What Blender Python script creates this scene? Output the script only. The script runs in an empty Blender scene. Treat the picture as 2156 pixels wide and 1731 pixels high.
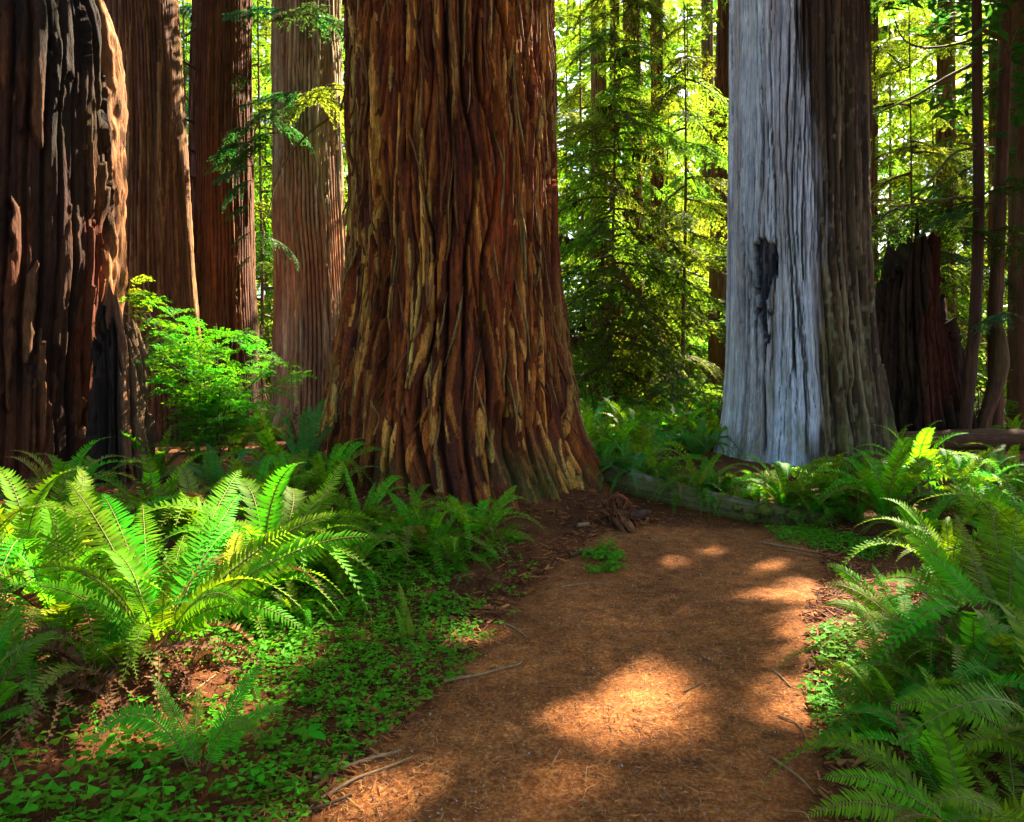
import bpy, math, random
import numpy as np

# ------------------------------------------------------------------ camera, sky, sun, exposure
SC = bpy.context.scene
COL = SC.collection
R = math.radians
EYE = 1.5
FV, CXV, HZV = 1457.4, 1078.0, 802.0          # focal length, centre and horizon of the picture, in a 2156 px wide frame

cam = bpy.data.objects.new('camera', bpy.data.cameras.new('camera'))
COL.objects.link(cam)
cam.location = (0, 0, EYE)
cam.rotation_euler = (R(90), 0, 0)
cam.data.sensor_width = 36.0
cam.data.lens = 36.0 * FV / 2156.0
cam.data.shift_y = -(865.5 - HZV) / 2156.0
cam.data.clip_start = 0.05
cam.data.clip_end = 1500
SC.camera = cam

SUN_AZ, SUN_EL = 44.0, 44.0                   # clockwise from +Y (straight ahead), and above the horizon
SUN = np.array([math.cos(R(SUN_EL)) * math.sin(R(SUN_AZ)), math.cos(R(SUN_EL)) * math.cos(R(SUN_AZ)), math.sin(R(SUN_EL))])
world = bpy.data.worlds.new('World')
SC.world = world
world.use_nodes = True
wn = world.node_tree.nodes
sky = wn.new('ShaderNodeTexSky')
sky.sky_type = 'NISHITA'
sky.sun_disc = False
sky.sun_elevation = R(SUN_EL)
sky.sun_rotation = R(SUN_AZ)
sky.dust_density = 3.0
sky.air_density = 1.0
sky.ozone_density = 1.0
world.node_tree.links.new(sky.outputs[0], wn['Background'].inputs[0])
wn['Background'].inputs[1].default_value = 0.078

sun = bpy.data.objects.new('sun', bpy.data.lights.new('sun', 'SUN'))
COL.objects.link(sun)
sun.data.energy = 5.0
sun.data.angle = R(0.55)
sun.data.color = (1.0, 0.87, 0.66)
sun.rotation_euler = (R(90 - SUN_EL), 0, R(180 - SUN_AZ))
sun.location = (30, 25, 40)

SC.view_settings.view_transform = 'Standard'
SC.view_settings.look = 'None'
SC.view_settings.gamma = 1.0
SC.view_settings.exposure = 2.85

SC.render.engine = 'CYCLES'
cy = SC.cycles
cy.use_denoising = True
cy.denoiser = 'OPENIMAGEDENOISE'
cy.max_bounces = 4
cy.diffuse_bounces = 3
cy.glossy_bounces = 1
cy.transmission_bounces = 3
cy.transparent_max_bounces = 4
cy.caustics_reflective = False
cy.caustics_refractive = False
cy.sample_clamp_indirect = 6.0
cy.use_adaptive_sampling = True
cy.adaptive_threshold = 0.04

# ------------------------------------------------------------------ helpers
def V3(vx, vy, Y):
    """the point at distance Y seen at (vx, vy) of the 2156 px wide picture"""
    return np.array([(vx - CXV) / FV * Y, Y, EYE - (vy - HZV) / FV * Y])

def view(P):
    P = np.asarray(P)
    return CXV + FV * P[..., 0] / P[..., 1], HZV + FV * (EYE - P[..., 2]) / P[..., 1]

def sstep(a, b, x):
    t = np.clip((x - a) / (b - a), 0, 1)
    return t * t * (3 - 2 * t)

def _hash(ix, iy, iz, seed):
    h = (ix * 374761393 + iy * 668265263 + iz * 1274126177 + seed * 974634541) & 0xFFFFFFFF
    h = ((h ^ (h >> 13)) * 1103515245) & 0xFFFFFFFF
    h = ((h ^ (h >> 16)) * 668265263) & 0xFFFFFFFF
    return ((h ^ (h >> 15)) & 0xFFFFFF) / float(0xFFFFFF)

def noise(x, y, z, seed=0):
    """smooth value noise, -1 .. 1"""
    x, y, z = np.broadcast_arrays(np.asarray(x, float), np.asarray(y, float), np.asarray(z, float))
    fx, fy, fz = np.floor(x), np.floor(y), np.floor(z)
    ix, iy, iz = fx.astype(np.int64), fy.astype(np.int64), fz.astype(np.int64)
    tx, ty, tz = x - fx, y - fy, z - fz
    tx, ty, tz = [t * t * t * (t * (t * 6 - 15) + 10) for t in (tx, ty, tz)]
    out = 0
    for dx in (0, 1):
        wx = tx if dx else 1 - tx
        for dy in (0, 1):
            wy = ty if dy else 1 - ty
            for dz in (0, 1):
                wz = tz if dz else 1 - tz
                out = out + wx * wy * wz * _hash(ix + dx, iy + dy, iz + dz, seed)
    return out * 2 - 1

def fbm(x, y, z, oct=3, seed=0):
    s, a, f = 0, 1.0, 1.0
    for k in range(oct):
        s = s + a * noise(x * f, y * f, z * f, seed + k * 17)
        a *= .5; f *= 2.03
    return s / 1.75

def make_mesh(name, V, F, mats, smooth=True, midx=None, color=None):
    """F: list of (n, k) index arrays"""
    V = np.asarray(V, np.float32)
    if not isinstance(F, (list, tuple)): F = [F]
    F = [np.asarray(f, np.int32) for f in F if len(f)]
    me = bpy.data.meshes.new(name)
    me.vertices.add(len(V)); me.vertices.foreach_set('co', V.ravel())
    loops = np.concatenate([f.ravel() for f in F])
    counts = np.concatenate([np.full(len(f), f.shape[1], np.int32) for f in F])
    starts = np.concatenate([[0], np.cumsum(counts)[:-1]]).astype(np.int32)
    me.loops.add(len(loops)); me.loops.foreach_set('vertex_index', loops)
    me.polygons.add(len(counts)); me.polygons.foreach_set('loop_start', starts)
    me.polygons.foreach_set('loop_total', counts)
    if midx is not None: me.polygons.foreach_set('material_index', np.asarray(midx, np.int32))
    me.polygons.foreach_set('use_smooth', np.full(len(counts), smooth, dtype=bool))
    for m in (mats if isinstance(mats, (list, tuple)) else [mats]): me.materials.append(m)
    if color is not None:
        at = me.color_attributes.new('col', 'FLOAT_COLOR', 'POINT')
        c = np.ones((len(V), 4), np.float32); c[:, :color.shape[1]] = color
        at.data.foreach_set('color', c.ravel())
    me.update(calc_edges=True)
    me.validate()
    return me

def add(name, me, parent=None, loc=None, rot=None, scale=None):
    o = bpy.data.objects.new(name, me)
    COL.objects.link(o)
    if parent is not None: o.parent = parent
    if loc is not None: o.location = loc
    if rot is not None: o.rotation_euler = rot
    if scale is not None: o.scale = (scale,) * 3 if np.isscalar(scale) else scale
    return o

def tag(o, label=None, cat=None, group=None, kind=None):
    if label: o['label'] = label
    if cat: o['category'] = cat
    if group: o['group'] = group
    if kind: o['kind'] = kind
    return o

def thing(name, label, cat, loc=(0, 0, 0), group=None, rz=0.0):
    o = add(name, None, None, [float(c) for c in loc], (0, 0, rz))
    o.empty_display_size = .1
    return tag(o, label, cat, group)

class MB:
    """collects pieces of ONE mesh"""
    def __init__(s): s.v, s.f, s.m, s.c, s.n = [], [], [], [], 0
    def add(s, V, F, m=0, c=None):
        V = np.asarray(V, float); F = np.asarray(F, int)
        s.v.append(V); s.f.append(F + s.n); s.m.append(np.full(len(F), m)); s.n += len(V)
        s.c.append(np.ones((len(V), 3)) if c is None else np.broadcast_to(c, (len(V), 3)))
    def mesh(s, name, mats, smooth=True, color=False):
        groups = {}
        for f, m in zip(s.f, s.m):
            groups.setdefault(f.shape[1], [[], []]); groups[f.shape[1]][0].append(f); groups[f.shape[1]][1].append(m)
        F = [np.concatenate(g[0]) for g in groups.values()]
        M = np.concatenate([np.concatenate(g[1]) for g in groups.values()])
        return make_mesh(name, np.concatenate(s.v), F, mats, smooth, M, np.concatenate(s.c) if color else None)

def unit(a): return a / np.maximum(np.linalg.norm(a, axis=-1, keepdims=True), 1e-9)

def tube(P, rad, ns=6, cap=True):
    P = np.asarray(P, float); n = len(P)
    rad = np.broadcast_to(np.asarray(rad, float), (n,))
    T = unit(np.gradient(P, axis=0))
    ref = np.array([0, 0, 1.]) if abs(T[:, 2]).mean() < .8 else np.array([1., 0, 0])
    A = unit(np.cross(T, ref)); B = np.cross(T, A)
    th = np.linspace(0, 2 * np.pi, ns, endpoint=False)
    V = P[:, None] + rad[:, None, None] * (A[:, None] * np.cos(th)[None, :, None] + B[:, None] * np.sin(th)[None, :, None])
    i = np.arange(n - 1)[:, None] * ns; j = np.arange(ns)[None]
    F = np.stack([i + j, i + (j + 1) % ns, i + ns + (j + 1) % ns, i + ns + j], -1).reshape(-1, 4)
    return V.reshape(-1, 3), F[:, ::-1]

def bez(p0, p1, p2, p3, n):
    t = np.linspace(0, 1, n)[:, None]
    return (1 - t) ** 3 * p0 + 3 * (1 - t) ** 2 * t * p1 + 3 * (1 - t) * t * t * p2 + t ** 3 * p3

def spline(pts, n):
    """Catmull-Rom through the points"""
    p = np.asarray(pts, float); p = np.vstack([2 * p[0] - p[1], p, 2 * p[-1] - p[-2]])
    m = len(p) - 3; u = np.linspace(0, m - 1e-6, n); k = u.astype(int); t = (u - k)[:, None]
    a, b, c, d = p[k], p[k + 1], p[k + 2], p[k + 3]
    return .5 * (2 * b + (c - a) * t + (2 * a - 5 * b + 4 * c - d) * t * t + (3 * b - a - 3 * c + d) * t ** 3)

# ------------------------------------------------------------------ materials
def new_mat(name):
    m = bpy.data.materials.new(name); m.use_nodes = True
    nt = m.node_tree
    return m, nt, nt.nodes, nt.links, nt.nodes['Principled BSDF']

def node(nt, typ, **kw):
    n = nt.nodes.new(typ)
    for k, v in kw.items(): setattr(n, k, v)
    return n

def mixc(nt, fac, a, b, mode='MIX'):
    n = node(nt, 'ShaderNodeMix', data_type='RGBA', blend_type=mode)
    for sock, val in ((n.inputs[0], fac), (n.inputs[6], a), (n.inputs[7], b)):
        if isinstance(val, bpy.types.NodeSocket): nt.links.new(val, sock)
        elif isinstance(val, (int, float)): sock.default_value = val
        else: sock.default_value = (*val, 1)
    return n.outputs[2]

def math_n(nt, op, a, b=None, c=None):
    n = node(nt, 'ShaderNodeMath', operation=op)
    for s, v in zip(n.inputs, (a, b, c)):
        if v is None: continue
        if isinstance(v, bpy.types.NodeSocket): nt.links.new(v, s)
        else: s.default_value = v
    return n.outputs[0]

def noise_n(nt, scale, detail=4, rough=.6, stretch=(1, 1, 1), coord='Object', dist=0.0):
    tc = node(nt, 'ShaderNodeTexCoord'); mp = node(nt, 'ShaderNodeMapping')
    mp.inputs['Scale'].default_value = stretch
    nt.links.new(tc.outputs[coord], mp.inputs[0])
    n = node(nt, 'ShaderNodeTexNoise'); n.inputs['Scale'].default_value = scale
    n.inputs['Detail'].default_value = detail; n.inputs['Roughness'].default_value = rough
    n.inputs['Distortion'].default_value = dist
    nt.links.new(mp.outputs[0], n.inputs['Vector'])
    return n.outputs[0]

def ramp(nt, fac, stops):
    n = node(nt, 'ShaderNodeValToRGB'); e = n.color_ramp.elements
    while len(e) < len(stops): e.new(.5)
    for el, (p, c) in zip(e, stops):
        el.position = p; el.color = (*c, 1) if len(c) == 3 else c
    nt.links.new(fac, n.inputs[0])
    return n.outputs[0]

def bark_mat(name, fine=60, stretch=(1, 1, .12), contrast=.45, bump=.6, rough=.9, dist=.02):
    """colour from the 'col' attribute, fibrous grain on top"""
    m, nt, N, L, P = new_mat(name)
    at = node(nt, 'ShaderNodeVertexColor', layer_name='col')
    n1 = noise_n(nt, fine, 4, .65, stretch)
    n2 = noise_n(nt, 7, 3, .6, (1, 1, .5))
    g = ramp(nt, n1, [(.25, (1 - contrast,) * 3), (.75, (1 + contrast,) * 3)])
    c = mixc(nt, 1.0, at.outputs[0], g, 'MULTIPLY')
    g2 = ramp(nt, n2, [(.3, (.78, .8, .85)), (.7, (1.2, 1.16, 1.08))])
    c = mixc(nt, 1.0, c, g2, 'MULTIPLY')
    L.new(c, P.inputs['Base Color'])
    P.inputs['Roughness'].default_value = rough
    P.inputs['Specular IOR Level'].default_value = .25
    b = node(nt, 'ShaderNodeBump'); b.inputs['Strength'].default_value = bump; b.inputs['Distance'].default_value = dist
    L.new(n1, b.inputs['Height']); L.new(b.outputs[0], P.inputs['Normal'])
    return m

def leaf_mat(name, base, trans, fac=.45, rough=.45, hue=.03, val=.35, spec=.35):
    m, nt, N, L, P = new_mat(name)
    oi = node(nt, 'ShaderNodeObjectInfo'); ge = node(nt, 'ShaderNodeNewGeometry')
    r1 = oi.outputs['Random']; r2 = ge.outputs['Random Per Island']
    hs = node(nt, 'ShaderNodeHueSaturation')
    h = math_n(nt, 'MULTIPLY_ADD', r1, 2 * hue, .5 - hue)
    L.new(h, hs.inputs['Hue'])
    v = math_n(nt, 'ADD', math_n(nt, 'MULTIPLY_ADD', r1, val, 1 - val * .6), math_n(nt, 'MULTIPLY_ADD', r2, val * .8, -val * .4))
    L.new(v, hs.inputs['Value'])
    hs.inputs['Color'].default_value = (*base, 1)
    L.new(hs.outputs[0], P.inputs['Base Color'])
    P.inputs['Roughness'].default_value = rough
    P.inputs['Specular IOR Level'].default_value = spec
    hs2 = node(nt, 'ShaderNodeHueSaturation'); hs2.inputs['Color'].default_value = (*trans, 1)
    L.new(h, hs2.inputs['Hue']); L.new(v, hs2.inputs['Value'])
    tr = node(nt, 'ShaderNodeBsdfTranslucent'); L.new(hs2.outputs[0], tr.inputs[0])
    mx = node(nt, 'ShaderNodeMixShader'); mx.inputs[0].default_value = fac
    L.new(P.outputs[0], mx.inputs[1]); L.new(tr.outputs[0], mx.inputs[2])
    L.new(mx.outputs[0], N['Material Output'].inputs[0])
    return m

def plain_mat(name, a, b, scale=20, stretch=(1, 1, 1), rough=.85, bump=.4, dist=.01, island=0.0):
    m, nt, N, L, P = new_mat(name)
    n = noise_n(nt, scale, 4, .6, stretch)
    c = ramp(nt, n, [(.3, a), (.7, b)])
    if island:
        ge = node(nt, 'ShaderNodeNewGeometry')
        g = ramp(nt, ge.outputs['Random Per Island'], [(0, (1 - island,) * 3), (1, (1 + island,) * 3)])
        c = mixc(nt, 1.0, c, g, 'MULTIPLY')
    L.new(c, P.inputs['Base Color'])
    P.inputs['Roughness'].default_value = rough
    P.inputs['Specular IOR Level'].default_value = .25
    bn = node(nt, 'ShaderNodeBump'); bn.inputs['Strength'].default_value = bump; bn.inputs['Distance'].default_value = dist
    L.new(n, bn.inputs['Height']); L.new(bn.outputs[0], P.inputs['Normal'])
    return m

def attr_mat(name, rough=.85):
    m, nt, N, L, P = new_mat(name)
    at = node(nt, 'ShaderNodeVertexColor', layer_name='col')
    L.new(at.outputs[0], P.inputs['Base Color']); P.inputs['Roughness'].default_value = rough
    P.inputs['Specular IOR Level'].default_value = .2
    return m

M = {}
M['bark'] = bark_mat('redwood_bark', 95, (1, 1, .10), .85, 1.0, .92, .035)
M['bark_far'] = bark_mat('redwood_bark_far', 30, (1, 1, .08), .45, .7, .9, .03)
M['silver'] = bark_mat('weathered_silver_wood', 45, (1, 1, .06), .55, .8, .8, .02)
M['burnt'] = bark_mat('charred_rotten_wood', 30, (1, 1, .2), .55, .9, .9, .04)
M['log'] = bark_mat('log_wood', 40, (.12, 1, 1), .4, .6, .85, .02)
M['rot'] = bark_mat('rotten_red_wood', 45, (.5, .5, .5), .5, .8, .9, .03)
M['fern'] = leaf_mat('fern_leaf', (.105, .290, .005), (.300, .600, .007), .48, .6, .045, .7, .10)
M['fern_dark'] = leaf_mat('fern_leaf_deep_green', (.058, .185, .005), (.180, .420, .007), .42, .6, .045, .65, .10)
M['fern_teal'] = leaf_mat('fern_leaf_bluish', (.034, .170, .026), (.095, .350, .030), .40, .5, .03, .4, .15)
M['fern_yellow'] = leaf_mat('fern_leaf_yellowing', (.180, .200, .020), (.420, .400, .030), .45, .5, .04, .4)
M['rachis'] = plain_mat('fern_stalk', (.10, .085, .02), (.17, .14, .03), 40, rough=.6)
M['dead_fern'] = leaf_mat('dead_fern_leaf', (.160, .075, .035), (.18, .07, .025), .2, .8, .02, .6, .1)
M['sorrel'] = leaf_mat('sorrel_leaf', (.070, .220, .006), (.190, .430, .008), .4, .6, .03, .8, .10)
M['shrub'] = leaf_mat('huckleberry_leaf', (.065, .280, .007), (.180, .600, .008), .5, .6, .03, .5, .18)
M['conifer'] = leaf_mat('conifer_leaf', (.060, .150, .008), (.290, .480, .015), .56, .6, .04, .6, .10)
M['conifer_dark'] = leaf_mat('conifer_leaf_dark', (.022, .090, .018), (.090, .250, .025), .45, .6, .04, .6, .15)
M['conifer_sunlit'] = leaf_mat('conifer_leaf_sunny', (.095, .180, .012), (.400, .600, .030), .58, .6, .04, .5, .10)  # sunlit copy of the conifer leaf, sun glow put into its colour
M['spray'] = leaf_mat('redwood_spray_leaf', (.030, .130, .035), (.090, .290, .040), .42, .5, .05, .5)
M['broad'] = leaf_mat('maple_leaf', (.090, .180, .010), (.420, .560, .018), .58, .6, .04, .5, .1)
M['twigwood'] = plain_mat('twig_bark', (.045, .028, .014), (.11, .07, .035), 25, (1, 1, 1))
M['mossy_twig'] = plain_mat('mossy_branch', (.05, .042, .015), (.13, .12, .03), 14)
M['moss'] = plain_mat('green_moss', (.045, .06, .008), (.14, .15, .018), 30, rough=.95, bump=1.0, dist=.03, island=.3)
M['hang_moss'] = plain_mat('brown_hanging_moss', (.035, .022, .008), (.09, .06, .02), 30, rough=.95, bump=.5, island=.4)
M['stick'] = plain_mat('pale_stick', (.16, .085, .04), (.30, .19, .10), 30)
M['litter'] = attr_mat('needle_litter')

# ------------------------------------------------------------------ terrain
PATH_Y = np.array([0.0, 1.5, 2.35, 3.13, 4.45, 5.39, 6.34, 6.9, 7.6])
PATH_L = np.array([-1.2, -.95, -.70, -.44, -.05, .32, .71, 1.2, 2.2])
PATH_R = np.array([.55, .80, 1.05, 1.37, 1.87, 2.45, 2.75, 2.95, 3.0])
MAIN = np.array([-.66, 8.6])

def path_d(x, y):
    """distance outside the path (negative inside)"""
    l = np.interp(y, PATH_Y, PATH_L); r = np.interp(y, PATH_Y, PATH_R)
    d = np.maximum(l - x, x - r)
    return np.maximum(d, (y - 7.0) * 1.2)

def gz(x, y):
    x = np.asarray(x, float); y = np.asarray(y, float)
    d = path_d(x, y)
    left = x < np.interp(y, PATH_Y, (PATH_L + PATH_R) / 2)
    h = np.where(left, .20, .16) * sstep(.0, 1.8, d)
    h = h + .14 * np.exp(-(((x - MAIN[0]) ** 2 + (y - MAIN[1]) ** 2) / 2.6 ** 2) ** 2)
    out = sstep(-.1, .8, d)
    h = h + out * (.05 * noise(x * .9, y * .9, 0, 3) + .022 * noise(x * 3.1, y * 3.1, 0, 4))
    h = h + (.016 * noise(x * 2.2, y * 2.2, 1, 5) + .007 * noise(x * 6, y * 6, 1, 8)) * (1 - out)
    far = sstep(10, 30, y)
    h = h + far * (.25 + .25 * noise(x * .12, y * .12, 0, 6)) + .004 * np.maximum(y - 30, 0)
    h = h + .3 * noise(x * .05, y * .05, 0, 7) * sstep(12, 40, np.hypot(x, y - 6))
    return h

def gp(vx, vy):
    """the ground point seen at (vx, vy)"""
    d = np.array([(vx - CXV) / FV, 1.0, -(vy - HZV) / FV])
    t = np.linspace(.6, 80, 12000)
    zz = EYE + d[2] * t - gz(d[0] * t, t)
    k = np.argmax(zz < 0) if (zz < 0).any() else len(t) - 1
    y = t[k]
    return np.array([d[0] * y, y, float(gz(d[0] * y, y))])

def on_ground(x, y): return np.array([x, y, float(gz(x, y))])

def axis(lo, hi, step, far_lo, far_hi, n):
    a = np.arange(lo, hi, step)
    g = np.geomspace(step, far_hi - a[-1], n); h = np.geomspace(step, lo - far_lo, n)
    return np.concatenate([(lo - h)[::-1], a, a[-1] + g])

gx = axis(-4.5, 4.5, .04, -250, 250, 70)
gy = axis(1.2, 9.2, .04, -150, 350, 70)
GX, GY = np.meshgrid(gx, gy)
GZ = gz(GX, GY)
pd = path_d(GX, GY)
near = (GY < 12) & (np.abs(GX) < 6)
GZ = GZ + np.where(near, .006 * noise(GX * 14, GY * 14, 0, 9) + .004 * noise(GX * 30, GY * 30, 0, 10), 0) * (1 + 1.4 * sstep(0, .3, pd))
pm = sstep(.22, -.25, pd + .10 * noise(GX * 2.5, GY * 2.5, 0, 11) + .05 * noise(GX * 8, GY * 8, 0, 12))
nx, ny = len(gx), len(gy)
ii = (np.arange(ny - 1)[:, None] * nx + np.arange(nx - 1)[None]).ravel()
GF = np.stack([ii, ii + 1, ii + nx + 1, ii + nx], -1)
gcol = np.stack([pm, pm * 0, pm * 0], -1).reshape(-1, 3)

def ground_mat():
    m, nt, N, L, P = new_mat('forest_floor')
    at = node(nt, 'ShaderNodeVertexColor', layer_name='col')
    sep = node(nt, 'ShaderNodeSeparateColor'); L.new(at.outputs[0], sep.inputs[0])
    fine = noise_n(nt, 55, 6, .75); mid = noise_n(nt, 9, 5, .65); big = noise_n(nt, 1.3, 3, .5)
    litter = ramp(nt, fine, [(.25, (.024, .009, .003)), (.5, (.085, .028, .008)), (.75, (.19, .070, .018))])
    path = ramp(nt, fine, [(.22, (.070, .022, .005)), (.48, (.265, .088, .020)), (.78, (.56, .32, .125))])
    patch = ramp(nt, mid, [(.32, (.52, .48, .46)), (.68, (1.25, 1.2, 1.12))])
    path = mixc(nt, 1.0, path, patch, 'MULTIPLY')
    c = mixc(nt, sep.outputs[0], litter, path)
    g2 = ramp(nt, big, [(.35, (.68, .64, .62)), (.65, (1.18, 1.14, 1.08))])
    c = mixc(nt, 1.0, c, g2, 'MULTIPLY')
    L.new(c, P.inputs['Base Color']); P.inputs['Roughness'].default_value = .95
    P.inputs['Specular IOR Level'].default_value = .15
    b = node(nt, 'ShaderNodeBump'); b.inputs['Strength'].default_value = .9; b.inputs['Distance'].default_value = .012
    L.new(fine, b.inputs['Height']); L.new(b.outputs[0], P.inputs['Normal'])
    return m
M['ground'] = ground_mat()
gme = make_mesh('ground', np.stack([GX, GY, GZ], -1).reshape(-1, 3), GF, M['ground'], True, None, gcol)
tag(add('ground', gme), 'forest floor of brown needles with a worn reddish footpath', None, None, 'structure')

# ------------------------------------------------------------------ trunks
PAL_RED = dict(deep=(.032, .0075, .0028), strips=[(.185, .038, .006), (.330, .105, .016), (.245, .064, .009), (.560, .245, .044), (.520, .300, .068), (.110, .021, .004)], p=[.25, .19, .2, .14, .10, .12])
PAL_GREY = dict(deep=(.05, .026, .014), strips=[(.19, .10, .042), (.25, .15, .07), (.15, .068, .026), (.29, .20, .10), (.20, .115, .055)], p=[.3, .25, .2, .1, .15])
PAL_DARK = dict(deep=(.034, .014, .008), strips=[(.15, .065, .028), (.20, .09, .038), (.12, .048, .021), (.24, .12, .052)], p=[.35, .25, .25, .15])

def trunk(name, parent, table, Y, ztop, seed, style, mat, nth=120, dz=.04, zgrow=.4, dense=110, z_low=None):
    """a trunk from its outline rows (vy, left vx, right vx) at axis distance Y: returns the mesh object and its shape function"""
    rg = np.random.default_rng(seed)
    rows = sorted([(EYE - (vy - HZV) / FV * Y, ((xl + xr) / 2 - CXV) / FV * Y, (xr - xl) / 2 * Y / math.hypot(FV, (xr - xl) / 2)) for vy, xl, xr in table])
    tz, tx, tr = [np.array(a) for a in zip(*rows)]
    zv = EYE + HZV / FV * Y + zgrow
    z0 = (tz[0] - .35) if z_low is None else z_low
    zs = np.arange(z0, min(zv, ztop), dz)
    if ztop > zs[-1] + 1: zs = np.concatenate([zs, np.arange(zs[-1] + .5, ztop, .5)])
    nz = len(zs)
    slope = (tx[-1] - tx[-2]) / (tz[-1] - tz[-2]) if len(tz) > 1 else 0
    cx = np.interp(zs, tz, tx) + np.maximum(zs - tz[-1], 0) * slope
    Rr = np.interp(zs, tz, tr)
    above = np.maximum(zs - tz[-1], 0)
    Rr = Rr * np.maximum(1 - above / 60.0, .15)
    ker = max(3, int(.35 / dz)); pad = lambda a: np.concatenate([np.full(ker, a[0]), a, np.full(ker, a[-1])])
    sm = lambda a: np.convolve(pad(a), np.ones(2 * ker + 1) / (2 * ker + 1), 'valid')
    nd = (zs < zv + 1).sum()
    cx[:nd] = sm(cx[:nd]) if nd > 2 * ker else cx[:nd]; Rr[:nd] = sm(Rr[:nd]) if nd > 2 * ker else Rr[:nd]
    D = R(dense); TC = math.atan2(-float(np.mean(tx)), Y)      # angles count from the side that faces the path's viewer
    th = np.concatenate([np.linspace(-np.pi, -D, 16, endpoint=False), np.linspace(-D, D, nth, endpoint=False), np.linspace(D, np.pi, 17)[:-1]])
    nt_ = len(th)
    TH, ZZ = np.meshgrid(th, zs)
    RR = np.repeat(Rr[:, None], nt_, 1)
    rm = float(np.median(tr))
    H = np.zeros((nz, nt_)); base_z = max(tz[0], 0)
    st = style
    C = np.empty((nz, nt_, 3)); C[:] = st['pal']['deep']
    ux, uy = np.sin(TH) * rm, -np.cos(TH) * rm
    C *= (st.get('body', 2.4) * (1 + .35 * noise(ux * 3, uy * 3, ZZ * .5, seed + 3)))[..., None]
    # overlapping strips of bark, long and tapering, each raised above the furrows
    ns = int(st['n'] * 2 * np.pi * rm * (min(zv, ztop) - z0))
    cols = np.array(st['pal']['strips']); pr = np.array(st['pal']['p'])
    hs = np.sort(rg.uniform(*st['h'], ns))
    for k in range(ns):
        L_ = rg.uniform(*st['len']); zc = rg.uniform(z0 - .3, min(zv, ztop) + .3); w = rg.uniform(*st['w'])
        low = max(0.0, 1 - (zc - base_z) / st.get('chaos_z', 1.5))
        L_ *= 1 - .55 * low
        sl = rg.normal(0, st['slope'] * (1 + 1.6 * low)) + st.get('lean', 0)
        t0 = rg.uniform(-np.pi, np.pi); h = hs[k]; wob = rg.uniform(0, 6.28); wa = rg.uniform(.1, .6) * w
        c = cols[rg.choice(len(cols), p=pr)] * rg.uniform(.8, 1.2)
        i0, i1 = np.searchsorted(zs, [zc - L_ / 2, zc + L_ / 2])
        if i1 - i0 < 2: continue
        zz = zs[i0:i1]; s = (zz - zc) / (L_ / 2)
        uc = t0 * rm + sl * (zz - zc) + wa * np.sin(zz * 3 / max(L_, .5) * 2 + wob)
        wz = w * np.clip(1 - np.abs(s) ** 2.5, 0, 1) ** .6 * (1 + .30 * noise(zz * 9, k * 3.7, 0, seed)) + .004
        uc = uc + .35 * w * noise(zz * 5, k * 1.3, 1, seed)
        a, b = (uc - wz).min() / rm, (uc + wz).max() / rm
        j0, j1 = np.searchsorted(th, [a, b])
        if j1 - j0 < 1: continue
        q = (th[None, j0:j1] * rm - uc[:, None]) / wz[:, None]
        prof = np.where(np.abs(q) < 1, (1 - np.abs(q) ** 9), 0) * (1 - .3 * q * rg.choice([-1, 1]))
        lift = h * prof * (1 + .25 * s[:, None] * rg.choice([-1, 1]))
        sub = H[i0:i1, j0:j1]
        m = lift > sub
        sub[m] = lift[m]
        C[i0:i1, j0:j1][m] = c
    H = np.maximum(H, st['h'][0] * .5 * (.5 + .5 * noise(ux * 8, uy * 8, ZZ * .8, seed)))
    if 'rib' in st:                       # furrows between long ribs: dark inner bark, painted darker still as shade
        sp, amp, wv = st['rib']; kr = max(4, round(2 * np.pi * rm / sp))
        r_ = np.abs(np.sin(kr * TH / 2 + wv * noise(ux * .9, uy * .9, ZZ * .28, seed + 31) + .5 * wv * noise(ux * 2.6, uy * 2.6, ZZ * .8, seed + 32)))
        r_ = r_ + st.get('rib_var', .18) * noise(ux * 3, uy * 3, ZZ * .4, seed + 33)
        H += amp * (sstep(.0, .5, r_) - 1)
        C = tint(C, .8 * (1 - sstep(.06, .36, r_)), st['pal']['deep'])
    # fibrous relief
    H += st.get('fib', .012) * (fbm(ux * 14, uy * 14, ZZ * 1.6, 2, seed + 11) + .8 * noise(ux * 38, uy * 38, ZZ * 2.6, seed + 12))
    C *= (1 + st.get('streak', .3) * noise(ux * 34, uy * 34, ZZ * 1.5, seed + 13) + .2 * noise(ux * 12, uy * 12, ZZ * .7, seed + 14))[..., None]
    H += st.get('lump', .05) * rm * fbm(ux * 1.1, uy * 1.1, ZZ * .55, 2, seed + 5)
    # buttresses at the foot
    bz = np.exp(-np.maximum(ZZ - base_z, 0) / st.get('butt_h', .8))
    kk = st.get('butt', (5, 7, 11)); ph = rg.uniform(0, 6.28, 3)
    H += rm * bz * (st.get('butt_a', .07) * np.cos(kk[0] * TH + ph[0]) + .6 * st.get('butt_a', .07) * np.cos(kk[1] * TH + ph[1]) + .3 * st.get('butt_a', .07) * np.cos(kk[2] * TH + ph[2] + .3 * ZZ))
    # flutes running up the stem
    H += st.get('flute', 0) * rm * np.cos(st.get('flute_k', 9) * TH + .4 * np.sin(ZZ * .7) + ph[1])
    C *= (1 + .28 * fbm(ux * 2.2, uy * 2.2, ZZ * .5, 3, seed + 21))[..., None]
    if 'post' in st: H, C = st['post'](TH, ZZ, H, C, rm, dict(cx=cx, R=Rr, zs=zs, ux=ux, uy=uy))
    RAD = RR + H - st['h'][1] * .5
    X = cx[:, None] + RAD * np.sin(TH + TC); Yw = Y - RAD * np.cos(TH + TC)
    TOP = ZZ.copy()
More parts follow.
